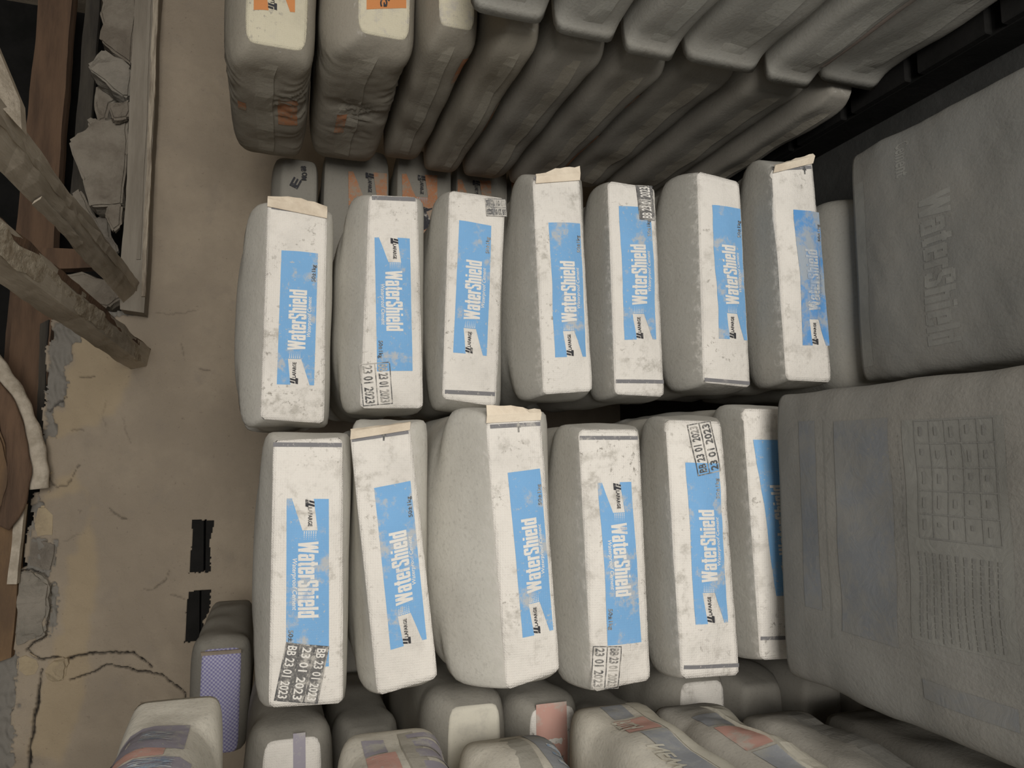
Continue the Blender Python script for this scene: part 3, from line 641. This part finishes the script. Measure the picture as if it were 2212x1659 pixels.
for nm, pts, y0, y1, mt, lb in (
  ('large', [(145, 300), (200, 258), (278, 246), (274, 330), (264, 442), (194, 446), (174, 384)], 2.93, 3.06, 'stone', 'largest rubble stone, a rough grey slab leaning on the ledge timber'),
  ('tilt', [(182, 135), (222, 104), (286, 140), (279, 206), (262, 208), (202, 156)], 2.92, 3.03, 'stone_light', 'pale grey tilted block of rubble lying above the ledge timber'),
  ('lump', [(212, -50), (296, -50), (290, 50), (284, 138), (246, 112), (213, 85), (218, 24)], 2.95, 3.08, 'stone', 'brown-grey lump of rubble above the pale tilted block at the frame edge'),
  ('s1', [(207, 182), (240, 170), (262, 206), (236, 222), (232, 256), (210, 262), (203, 220)], 3.035, 3.08, 'stone', 'rounded grey rubble stone wedged under the pale tilted block'),
  ('s2', [(234, 222), (280, 210), (277, 252), (240, 258)], 2.885, 2.927, 'stone', 'squarish small rubble stone on top of the largest slab'),
  ('s3', [(189, 262), (200, 254), (216, 258), (212, 276), (192, 284)], 3.066, 3.1, 'stone', 'smallest round rubble stone at the upper edge of the largest slab'),
  ('s4', [(150, 418), (172, 406), (190, 442), (214, 474), (206, 500), (180, 470)], 3.105, 3.15, 'stone', 'flat dark rubble piece between the largest slab and the joist'),
  ('s5', [(226, 440), (264, 440), (260, 486), (242, 502), (229, 472)], 2.885, 2.927, 'stone', 'broken brown rubble stone just below the largest slab by the ledge'),
  ('s6', [(204, 474), (226, 448), (240, 508), (256, 544), (240, 560), (214, 512)], 3.07, 3.12, 'mortar', 'dark jagged rubble piece beside the first joist'),
  ('s7', [(132, 592), (180, 588), (248, 604), (268, 640), (232, 664), (182, 652), (150, 622)], 2.93, 3.05, 'stone', 'long low rubble stone on the wall top between the two joists')):
    tag(rock('rubble_stone', pts, y0, y1, mt, None, sum(map(ord, nm)), .006), lb, 'stone', 'rubble on the wall top')

# ------------------------------------------------------------------ sacks of the two columns facing the camera
CLEAN_DUST = (.40, .385, .345)
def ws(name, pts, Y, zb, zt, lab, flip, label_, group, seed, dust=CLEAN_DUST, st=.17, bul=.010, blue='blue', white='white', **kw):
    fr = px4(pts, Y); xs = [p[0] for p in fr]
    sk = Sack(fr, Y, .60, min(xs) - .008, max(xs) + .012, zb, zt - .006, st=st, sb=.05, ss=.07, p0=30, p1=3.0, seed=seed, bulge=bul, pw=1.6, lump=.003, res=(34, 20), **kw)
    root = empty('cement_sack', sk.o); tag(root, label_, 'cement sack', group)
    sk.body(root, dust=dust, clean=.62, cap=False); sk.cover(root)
    if lab: label(sk, root, lab, flip, blue, white)
    return sk, root
GR, GL = 'sacks of the right column facing the camera', 'sacks of the left column facing the camera'
R = [
 (((562, 905), (578, 436), (706, 462), (700, 915)), 1.575, ((608, 543), (686, 550), (597.5, 831), (678, 833)), False, 'topmost white sack of the right column, torn cream flap, scuffed blue print'),
 (((777, 882), (797, 422), (901, 427), (914, 882)), 1.515, ((808, 515), (882, 517), (812, 802), (890, 802)), True, 'second white sack down the right column, blue print upside down'),
 (((955, 861), (970, 412), (1091, 430), (1070, 878)), 1.47, ((990, 478), (1061, 487.5), (979.5, 759.5), (1049, 770)), False, 'third white sack down the right column, leaning blue print and dated stamp at one corner'),
 (((1173, 852), (1150, 387), (1250, 380), (1279, 845)), 1.40, ((1182, 483), (1252, 482), (1197.5, 770), (1264.5, 771)), False, 'fourth white sack down the right column, grimy flap sticking out at its end'),
 (((1328, 852), (1312, 392), (1412, 407), (1433, 857)), 1.36, ((1334, 447), (1403, 448), (1345, 733.5), (1415, 734)), False, 'fifth white sack down the right column, black stamp over the corner of its blue print'),
 (((1519, 826), (1505, 371), (1595, 394), (1619, 837)), 1.31, ((1532.5, 445.6), (1595, 450), (1545.5, 730), (1612, 736)), False, 'sixth white sack down the right column, clean blue print and speckled edge'),
 (((1698, 821), (1666, 364), (1751, 344), (1794, 826)), 1.235, ((1707, 456), (1765, 456), (1728, 742.5), (1789.6, 747)), False, 'seventh white sack down the right column, faded blue print rubbed nearly grey')]
def ztop(pts, Y): f = px4(pts, Y); return (f[2][1] + f[3][1]) / 2
def zbot(pts, Y): f = px4(pts, Y); return (f[0][1] + f[1][1]) / 2
def column(rows, group, seed0, over, tone):
    out = []; zt = ztop(rows[0][0], rows[0][1]) + over
    for i, (pts, Y, lab, flip, txt) in enumerate(rows):
        b = zbot(pts, Y) - .016
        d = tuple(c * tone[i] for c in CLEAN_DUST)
        kw = {'blue': 'blue_dim', 'white': 'white_dim'} if 'faded' in txt else {}
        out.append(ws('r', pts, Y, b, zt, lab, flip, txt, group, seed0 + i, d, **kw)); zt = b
    return out, zt
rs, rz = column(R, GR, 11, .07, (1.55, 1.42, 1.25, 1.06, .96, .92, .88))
L_ = [
 (((580, 1528), (590, 952), (740, 945), (741, 1518)), 1.35, ((619, 1076), (708, 1073), (616, 1438.7), (710, 1438)), True, 'topmost white sack of the left column, print upside down, big smeared stamp'),
 (((815, 1502), (756, 935), (884, 915), (945, 1463)), 1.315, ((807, 1054), (885, 1038), (841.5, 1400.7), (921, 1379.6)), False, 'second white sack down the left column, tilted, blue print running askew'),
 (((1093, 1490), (1048, 900), (1165, 894), (1208, 1448)), 1.25, ((1094, 1021), (1164.6, 1014), (1126.7, 1376.7), (1194, 1360)), False, 'third white sack down the left column, bulging shoulder and folded cream corner'),
 (((1279, 1494), (1249, 928), (1378, 928), (1403, 1467)), 1.215, ((1287, 1042.6), (1357, 1041), (1307, 1393.5), (1382, 1385)), True, 'fourth white sack down the left column, blue print upside down with pale blue smudges'),
 (((1471, 1465), (1437, 907), (1555, 911), (1595, 1457)), 1.165, ((1475, 999), (1549, 1001), (1498, 1346.5), (1569, 1343)), False, 'fifth white sack down the left column, clear dated stamp above its blue print'),
 (((1642, 1425), (1604, 883), (1690, 885), (1745, 1420)), 1.145, ((1623, 950), (1690, 950), (1667, 1284), (1735, 1280)), False, 'sixth white sack down the left column, half hidden and shaded by the lying front sack')]
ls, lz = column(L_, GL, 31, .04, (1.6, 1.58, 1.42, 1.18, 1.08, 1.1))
band(*rs[0], (586, 452), (704, 470), 9, arrow=(660, 462)); valve_flap(*rs[0], out=.022, lift=.014, seed=1)
band(*rs[1], (803, 433), (897, 436), 9); stamp(*rs[1], (812, 830), .088, .062, 6, flip=True, fill=False)
stamp(*rs[2], (1070, 450), .048, .040, 95, rows=2); band(*rs[2], (960, 851), (1068, 856), 9)
band(*rs[3], (1154, 392), (1248, 384), 9); valve_flap(*rs[3], out=.028, lift=.008, seed=2, hi=.95)
stamp(*rs[4], (1392, 440), .078, .040, 4, rows=1, light=True); band(*rs[4], (1329, 828), (1432, 829), 9)
band(*rs[5], (1520, 824), (1617, 832), 9)
band(*rs[6], (1668, 371), (1750, 366), 9, arrow=(1735, 378)); valve_flap(*rs[6], out=.020, lift=.012, seed=3)
band(*ls[0], (590, 965), (738, 966), 9); stamp(*ls[0], (652, 1452), .098, .074, -10, rows=3, flip=True, light=True)
band(*ls[1], (760, 955), (882, 937), 9, arrow=(828, 952)); valve_flap(*ls[1], out=.014, lift=.012, seed=4)
band(*ls[2], (1058, 926), (1166, 920), 9, arrow=(1118, 934)); valve_flap(*ls[2], out=.030, lift=.010, seed=5)
band(*ls[3], (1251, 950), (1376, 950), 9); stamp(*ls[3], (1306, 1440), .074, .055, -4, rows=2, flip=True, fill=False)
stamp(*ls[4], (1516, 968), .095, .052, 10, rows=2, fill=False); band(*ls[4], (1474, 1444), (1594, 1440), 9)
band(*ls[5], (1640, 1382), (1742, 1378), 9)

# ------------------------------------------------------------------ plain dusty sacks
def plain(front_x, Y, ln, zb, zt, label_, cat='cement sack', group=None, seed=0, dust=DUST, capz=None, cover=None, st=.12, ss=.12, name='cement_sack', clean=.25, **kw):
    xl, xr = front_x; zt -= .007; m = zt - zb; cz = capz or (zb + .16 * m, zt - .22 * m); ins = kw.pop('ins', .03)
    sk = Sack([(xl + ins, cz[0]), (xr - ins, cz[0]), (xr - ins, cz[1]), (xl + ins, cz[1])], Y, ln, xl, xr, zb, zt, st=st, sb=.06, ss=ss, p0=10, seed=seed, **kw)
    root = empty(name, sk.o); tag(root, label_, cat, group); sk.body(root, dust=dust, clean=clean, cap=cover is None)
    if cover: sk.cover(root, cover)
    return sk, root
BUR = dict(label_='grey dusty cement sack buried at the foot of the stacks', group='sacks buried at the foot of the stacks')
def buried(x, Y, ln, z0, z1, n, seed):
    for i in range(n):
        b = z1 + (z0 - z1) * (i + 1) / n; plain(x, Y, ln, b, z1 + (z0 - z1) * i / n, seed=seed + i, dust=DUST, p1=5, **BUR)
# the sack under the right column, in the shade of the lying one
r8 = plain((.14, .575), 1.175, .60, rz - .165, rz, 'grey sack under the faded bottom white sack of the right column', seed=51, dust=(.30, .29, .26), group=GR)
buried((.13, .58), 1.16, .60, 0, rz - .165, 1, 90)
buried((-.40, .10), 1.13, .60, 0, lz, 3, 95)
# lying sacks in front
FLZ, FRZ = H - .835, H - 1.112
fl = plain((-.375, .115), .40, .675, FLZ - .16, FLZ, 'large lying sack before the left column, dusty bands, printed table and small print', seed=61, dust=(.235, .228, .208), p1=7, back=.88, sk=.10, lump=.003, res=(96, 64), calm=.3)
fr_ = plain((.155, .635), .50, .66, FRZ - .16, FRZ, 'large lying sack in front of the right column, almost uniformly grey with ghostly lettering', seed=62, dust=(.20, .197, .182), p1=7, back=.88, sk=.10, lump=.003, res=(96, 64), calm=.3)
buried((-.37, .11), .41, .66, 0, FLZ - .17, 4, 100)
buried((.16, .63), .51, .63, 0, FRZ - .17, 1, 105)

# right-hand stack, back half (its sides face the middle)
AR = [(1.56, 528, 668, 112), (1.50, 772, 890, 89), (1.43, 923, 1030, 67), (1.35, 1042, 1168, 67), (1.35, 1205, 1312, 98), (1.35, 1345, 1446, 130), (1.34, 1500, 1600, 138), (1.31, 1640, 1756, 170), (1.30, 1790, 1846, 205)]
ALAB = ['topmost sack of the right-hand stack, yellowed end with orange print, creased grey side', 'second sack down the right-hand stack, yellowed end with an orange block, wrinkled side', 'third sack down the right-hand stack, rounded pale end corner',
  'fourth sack down the back of the right-hand stack, tucked under the first overhanging sack', 'fifth sack down the back of the right-hand stack, long plain seam', 'sixth sack down the back of the right-hand stack, orange traces under its seam',
  'seventh sack down the back of the right-hand stack, grey with a straight seam', 'eighth sack down the back of the right-hand stack, shaded at its near corner', 'ninth and lowest visible sack at the back of the right-hand stack']
GA, GB = 'sacks at the back of the right-hand stack', 'sacks at the front of the right-hand stack'
zprev = None; A = []
for i, (Yn, xt, xb, py) in enumerate(AR):
    t, b = at(xt, py - 15, Y=Yn), at(xb, py, Y=Yn); zb = b[2] - .014; zt = zprev if zprev else t[2] + .06
    xl = min(b[0], .93) - .022; ln = 2.17 - Yn + (.04 if i == 1 else 0)
    sk, root = plain((xl, xl + .5), Yn, ln, zb, zt, ALAB[i], group=GA, seed=120 + i, dust=(.335, .305, .25) if i < 4 else (.31, .29, .25), capz=(b[2] + .006, min(t[2], zt - .03)), ins=.02, cover='cream' if i < 3 else None, st=.14, ss=.08,
        folds=.010 if i == 0 else (.008 if i == 1 else .0), p1=6.5, back=.76, sk=.13, pw=2.0, clean=.45, res=(100, 30) if i < 2 else (44, 20))
    seam(sk, root, 3.56 if i < 3 else 3.64, -.30, .05, ln - .06, dust=(.36, .33, .27), wav=.012, thick=.004)
    A.append((sk, root)); zprev = zb
za = zprev
label(*A[0], ((550, -280), (636, -280), (547, 14), (637, 30)), False, 'orange', 'white', 'Super')
label(*A[1], ((792, -270), (876, -270), (791, 20), (877, 20)), True, 'orange', 'white', 'Super')
A[1][0].on_end(A[1][1], 'weight_mark', text2d('KG', .03), *(lambda p, q, r: ((p[0], p[2]), ((q - p)[0], (q - p)[2]), ((r - p)[0], (r - p)[2])))(at(836, -22, Y=1.5), at(836, 18, Y=1.5), at(820, -22, Y=1.5)), 'ink', .003, 8)
for k, y0, y1, q0, q1, mt in ((0, .20, .33, 3.62, 3.86, 'orange_dust'), (0, .24, .28, 3.14, 3.24, 'orange_dust'), (1, .36, .46, 3.30, 3.42, 'orange_dust'), (2, .08, .2, 3.8, 3.97, 'orange_dust'), (5, .13, .20, 3.84, 3.99, 'orange_dust'), (5, .36, .58, 3.82, 3.97, 'orange_dust'), (3, .30, .45, 3.86, 3.97, 'orange_dust')):
    A[k][0].on_side(A[k][1], 'side_print', grid2(14, 6), y0, y1, q0, q1, mt, .0012)
# right-hand stack, front half: far ends overhang the back half
BR_ = [(1030, 1172, 52, .885), (1205, 1322, 72, .875), (1342, 1450, 128, .86), (1502, 1628, 135, .868), (1642, 1742, 163, .858), (1778, 1888, 186, .885)]
BLAB = ['topmost sack at the front of the right-hand stack, square blank end', 'second sack at the front of the right-hand stack, dark print near its lower corner', 'third sack at the front of the right-hand stack, creased hollow in its side',
  'fourth sack at the front of the right-hand stack, sharp lower corners', 'fifth sack at the front of the right-hand stack, pinkish strip below its open seam', 'sixth and lowest visible sack at the front of the right-hand stack, over the dark gap']
zprev = None; B = []
for i, (xt, xb, py, xl) in enumerate(BR_):
    t, b = at(xt, py, Y=1.29), at(xb, py, Y=1.29); zb = b[2] - .006; zt = zprev if zprev else t[2] + .03
    sk, root = plain((xl, xl + .48), .62, .66, zb, zt, BLAB[i], group=GB, seed=140 + i, dust=(.35, .34, .305), p1=7.5, back=.97, sk=.05, pw=2.2)
    seam(sk, root, 3.66, -.34, .04, .63, dust=(.37, .36, .32), wav=.008, thick=.004)
    B.append((sk, root)); zprev = zb
B[4][0].on_side(B[4][1], 'side_print', grid2(20, 5), .05, .6, 3.76, 3.96, 'pink_dust', .0012)
B[1][0].on_side(B[1][1], 'side_print', grid2(8, 5), .40, .54, 3.9, 4.02, 'ghost_dark', .0012)
# wooden pallet under the right-hand stack
def pallet(x0, x1, y0, y1, h):
    root = empty('wooden_pallet', ((x0 + x1) / 2, (y0 + y1) / 2, 0)); tag(root, 'dark wooden pallet on the floor under the right-hand stack', 'pallet')
    o = np.array(root.location)
    n = 8
    for i in range(n):
        a = y0 + (y1 - y0) * i / n; bx = box('deck_board', np.array((x0, a, h - .02)) - o, np.array((x1, a + (y1 - y0) / n - .03, h)) - o, 'dark', root, .003)
    for i in range(3):
        c = x0 + .04 + (x1 - x0 - .08) * i / 2; box('bearer', np.array((c - .04, y0, 0)) - o, np.array((c + .04, y1, h - .02)) - o, 'dark', root, .003)
PH = min(zprev, za) - .005
if PH > .03: pallet(.86, 1.40, .62, 2.2, min(PH, za) - .002)
if zprev - PH > .03: pass

# sacks behind, seen between the right column and the right-hand stack
OB = [578, 690, 848, 980, 1105, 1232]; OY = 2.26; GO = 'orange-printed sacks behind the right column'
OLAB = ['brown dusty sack behind the topmost right column sack, black stamp on its rounded end', 'orange-printed sack behind the gap beside the second white sack', 'orange-printed sack with a black animal emblem behind the third white sack', 'grey sack end with an orange corner behind the fourth white sack', 'orange-cornered sack end deepest in the gap by the fourth white sack']
O = []
for i in range(5):
    zt, zb = at(OB[i], 400, Y=OY)[2], at(OB[i + 1], 400, Y=OY)[2]
    sk, root = plain((.42, .905 + (.05, .10, .11, .12, .13)[i]), OY + (0, .03, .0, .02, .02)[i], .55, zb, zt - .002, OLAB[i], group=GO, seed=160 + i, dust=(.27, .255, .22), capz=(zb + .010, zt - (.045 if i == 0 else .018)), st=.08, ss=.05 if i else .12, p1=5, clean=.2, ins=.012 if i else .035)
    O.append((sk, root))
label(*O[1], ((752, 372), (836, 374), (754, 640), (838, 640)), True, 'orange_dust', 'white_dim', 'Super')
label(*O[2], ((868, 376), (944, 382), (872, 640), (948, 640)), True, 'orange_dust', 'white_dim', 'Super')
label(*O[3], ((988, 388), (1060, 392), (990, 640), (1062, 640)), True, 'orange_dust', 'white_dim', 'Super')
label(*O[4], ((1104, 372), (1176, 376), (1106, 640), (1178, 640)), True, 'orange_dust', 'white_dim', 'Super')
def on_px(sk, root, name, vf, p0, ps, pr, mat, off, n=None):
    a, b, c = (at(*q, Y=sk.Y) for q in (p0, ps, pr)); g = lambda p: np.array([p[0], p[2]]); sk.on_end(root, name, vf, g(a), g(b) - g(a), g(c) - g(a), mat, off, n)
on_px(*O[0], 'stamp_lettering', text2d('E', .03), (642, 410), (652, 392), (625, 401), 'ink', .002, 10)
on_px(*O[0], 'stamp_lettering', text2d('MO', .03), (662, 391), (664, 374), (650, 390), 'ink', .002, 10)
on_px(*O[0], 'stamp_lettering', text2d('88', .03), (662, 371), (661, 360), (650, 371), 'ink', .002, 10)
zo = at(OB[5], 400, Y=OY)[2]; buried((.42, .88), OY + .02, .55, 0, zo, 4, 110)

# ------------------------------------------------------------------ left-hand stack: front half
GF = 'sacks at the front of the left-hand stack'
FLK = [(.215, .055, -.385, 'topmost round sack of the left-hand stack, dark printed panel with red letters, torn slit'), (-.10, -.29, -.452, 'second front sack of the left-hand stack, purple and red printed letters'), (-.30, -.50, -.487, 'third front sack of the left-hand stack, blue-grey band along its lower side'),
  (-.515, -.70, -.452, 'fourth front sack of the left-hand stack, red printed block and cream strip'), (-.70, -.875, -.475, 'fifth front sack of the left-hand stack, open seam along a cream strip'), (-.885, -1.07, -.505, 'sixth front sack of the left-hand stack, plain grey with a dark seam')]
plain((-1.08, -.585), .60, .70, H - .105, H + .05, 'plain sack of the left-hand stack lying under the topmost round one', group=GF, seed=179, dust=(.5, .47, .41))
K = []
for i, (zt, zb, xr, lb) in enumerate(FLK):
    d = (.68, .64, .55) if i < 4 else (.52, .49, .43)
    sk, root = plain((xr - .50, xr), .60, .70 + (0, 0, 0, 0, .02, .0)[i], H + zb, H + zt, lb, group=GF, seed=180 + i, dust=d, p1=4.4 if i else 3.4, back=.82 if i else .9, sk=.10 if i else .14, res=(60, 24), pw=2.2, folds=.006 if i == 1 else 0, lump=.005)
    K.append((sk, root))
buried((-1.0, -.51), .62, .66, 0, H - 1.07, 2, 115)
def sp(k, y0, y1, q0, q1, mt, name='side_print', nx=12, ny=6, off=.0012): K[k][0].on_side(K[k][1], name, grid2(nx, ny), y0, y1, q0, q1, mt, off)
def stx(k, txt, y0, y1, q0, q1, mt, off=.0022, n=14): K[k][0].on_side(K[k][1], 'side_lettering', text2d(txt, .03), y0, y1, q0, q1, mt, off, n)
sp(0, .50, .60, 1.30, 1.95, 'purple_dust'); stx(0, 'NOWN', .57, .53, 1.42, 1.70, 'white_dim'); sp(0, .475, .50, 1.45, 1.9, 'red_dust'); sp(0, .43, .47, 1.2, 1.9, 'purple_dust'); stx(0, 'NOM', .465, .435, 1.35, 1.7, 'white_dim'); sp(0, .38, .425, 1.3, 1.95, 'red_dust'); sp(0, .34, .37, 1.3, 1.95, 'purple_dust')
sp(1, .575, .635, 1.58, 1.78, 'purple_dust'); sp(1, .50, .57, 1.52, 1.78, 'red_dust')
for y0, y1 in ((.625, .645), (.585, .615), (.535, .570), (.49, .52), (.44, .475)): sp(1, y0, y1, 1.02, 1.36, 'purple_dust')
seam(*K[1], 1.44, -.25, .1, .66, dust=(.44, .41, .35), wav=.01)
sp(2, .1, .68, 1.02, 1.32, 'blue_dust', nx=24); seam(*K[2], 1.40, .25, .05, .67, dust=(.42, .40, .345), wav=.01)
for j in range(12): sp(2, .60 - j * .03, .612 - j * .03, 1.06, 1.22, 'white_dim', 'side_lettering', 3, 4, .002)
sp(3, .60, .66, 1.42, 1.66, 'blue_dust'); sp(3, .525, .59, 1.36, 1.70, 'red_dust'); stx(3, 'RIZA', .585, .535, 1.52, 1.74, 'cream_dust'); sp(3, .2, .515, 1.36, 1.62, 'blue_dust', nx=20); stx(3, 'NEW', .46, .38, 1.56, 1.72, 'cream_dust')
sp(3, .05, .67, 1.15, 1.34, 'cream_dust', 'side_strip', 24); sp(3, .1, .66, 1.0, 1.10, 'purple_dust', nx=24)
sp(4, .56, .62, 1.42, 1.74, 'blue_dust'); sp(4, .46, .55, 1.36, 1.72, 'red_dust'); sp(4, .1, .45, 1.36, 1.7, 'blue_dust', nx=20); seam(*K[4], 1.40, -.30, .03, .68, 'cream_dust', (.5, .48, .4), .012, .006); sp(4, .1, .66, .94, 1.02, 'blue_dust', nx=20)
seam(*K[5], 1.28, .3, .03, .66, dust=(.36, .345, .31), wav=.010, thick=.006)
# a torn slit in the topmost one
K[0][0].on_side(K[0][1], 'torn_slit', rects([((0, .5), (.25, .1), (.6, .3), (1, .48), (.6, .62), (.25, .9))]), .52, .44, 1.82, 2.12, 'dark', .002, 6)
# ------------------------------------------------------------------ left-hand stack: back half, near ends between the stacks
GK = 'sacks at the back of the left-hand stack'
BK = [(.185, .035, -.44, 1.92, 'sack with a purple checked end at the back of the left-hand stack'), (.045, -.13, -.50, 1.45, 'white sack under the checked one, purple band round its end'), (-.13, -.285, -.56, 1.62, 'shaded grey sack deep between the left column and the left-hand stack'),
  (-.285, -.455, -.452, 1.38, 'grey sack with a crumpled pale end behind the third front sack'), (-.455, -.62, -.48, 1.40, 'sack with a red printed end in the gap of the left-hand stack'), (-.62, -.79, -.53, 1.42, 'shaded pale sack corner in the gap beside the fourth white sack'), (-.79, -.97, -.462, 1.40, 'crumpled white sack end under the fifth white sack of the left column')]
Q = []
for i, (zt, zb, xr, Yn, lb) in enumerate(BK):
    cv = {0: 'checker', 1: 'paper', 3: 'cream_dust', 4: 'paper', 5: 'paper', 6: 'paper'}.get(i)
    sk, root = plain((xr - (.46 if i else .27), xr), Yn, .44 if i == 2 else .6, H + zb, H + zt, lb, group=GK, seed=200 + i, dust=(.36, .34, .295), cover=cv, st=.10, ss=.06, ins=.015, lump=.007 if i in (3, 6) else .0035, crumple=.005 if i in (3, 4, 5, 6) else 0)
    Q.append((sk, root))
me = Q[0][1].children[1].data; co = np.array([v.co for v in me.vertices]); fattr(me, 'dustfade', np.clip((-co[:, 0] - .05) / .12 + .9 * (co[:, 2] / .12 - .75), 0, 1))
plain((-.86, -.445), 2.09, .55, H - .13, H + .03, 'dusty sack directly beneath the one with the purple checked end', group=GK, seed=240, dust=(.36, .34, .295))
buried((-.86, -.45), 2.1, .52, 0, H - .13, 7, 250)
valve_flap(*Q[0], out=.0, lift=.03, seed=9)
sk, root = Q[1]; sk.on_end(root, 'printed_band', grid2(16, 4), sk.fr[0] + (.12, .02), (.32, .01), (0, .022), 'purple_dust', .001)
sk, root = Q[4]; sk.on_end(root, 'printed_block', grid2(12, 6), sk.fr[0] + (.20, .02), (.24, 0), (0, .065), 'red_dust', .001); sk.on_end(root, 'block_letter', rects([(0, 0, 1, .3), (0, .3, .3, 1), (.3, .7, 1, 1)]), sk.fr[0] + (.30, .03), (.04, 0), (0, .03), 'ink_worn', .002, 4)
buried((-.95, -.48), 1.42, .58, 0, H - .97, 3, 118)

# ------------------------------------------------------------------ dusty print on the lying sacks
def top_px(sk, a, b, zt):
    p, q = at(*a, Z=zt), at(*b, Z=zt); xl, xr = sk.box[0], sk.box[1]; f = lambda x: 2 + (xr - x) / (xr - xl)
    return p[1] - sk.Y, q[1] - sk.Y, f(p[0]), f(q[0])
def on_top(s, name, vf, a, b, mat, off=.0006, n=None, swap=False):
    sk, root = s; y0, y1, q0, q1 = top_px(sk, a, b, sk.box[3] + .0)
    if swap: vf = (vf[0][:, ::-1], vf[1])
    sk.on_side(root, name, vf, y0, y1, q0, q1, mat, off, n)
on_top(fl, 'printed_panel', grid2(6, 24), (1722, 905), (1776, 1320), 'band_dust')
on_top(fl, 'printed_panel', grid2(10, 24), (1800, 905), (1944, 1400), 'band_dust')
on_top(fl, 'pale_stripe', grid2(4, 24), (1778, 900), (1798, 1380), 'ghost_light')
on_top(fl, 'pale_stripe', grid2(14, 24), (1948, 905), (2205, 1440), 'ghost_light', .0004)
on_top(fl, 'warning_lettering', text2d('HEALTH & SAFETY WARNING', .02), (1944, 940), (1962, 1300), 'ghost_dark', .0009, 60, True)
tl = [(0, i / 5, 1, i / 5 + .012) for i in range(6)] + [(i / 5 - .006, 0, i / 5 + .006, 1) for i in range(6)]
on_top(fl, 'printed_table', rects(tl), (1975, 905), (2165, 1180), 'ghost_dark', .0009, 12)
rn = random.Random(4); rows = []
for i in range(11):
    x = 0
    while x < .95:
        l = rn.uniform(.03, .10); rows.append((i / 11, x, i / 11 + .035, min(1, x + l))); x += l + .015
on_top(fl, 'small_print', rects(rows), (1985, 1190), (2190, 1430), 'ghost_dark', .0009, 16)
cells = [(i / 5 + .06, j / 5 + .04 + rn.uniform(0, .03), i / 5 + .10, j / 5 + .04 + rn.uniform(.06, .12)) for i in range(5) for j in range(5)]
on_top(fl, 'small_print', rects(cells), (1975, 905), (2165, 1180), 'ghost_dark', .0009, 16)
on_top(fl, 'corner_print', grid2(8, 14), (1990, 1470), (2200, 1600), 'band_dust')
on_top(fr_, 'faded_lettering', (WORD[0] * (1, 1), WORD[1]), (1985, 430), (2075, 745), 'ghost_letter', .0005, 90, True)
on_top(fr_, 'faded_lettering', text2d('Cement', .02), (1930, 300), (1965, 372), 'ghost_letter', .0005, 90, True)
on_top(fr_, 'edge_strip', grid2(4, 20), (1838, 400), (1882, 800), 'ghost_light', .0004)
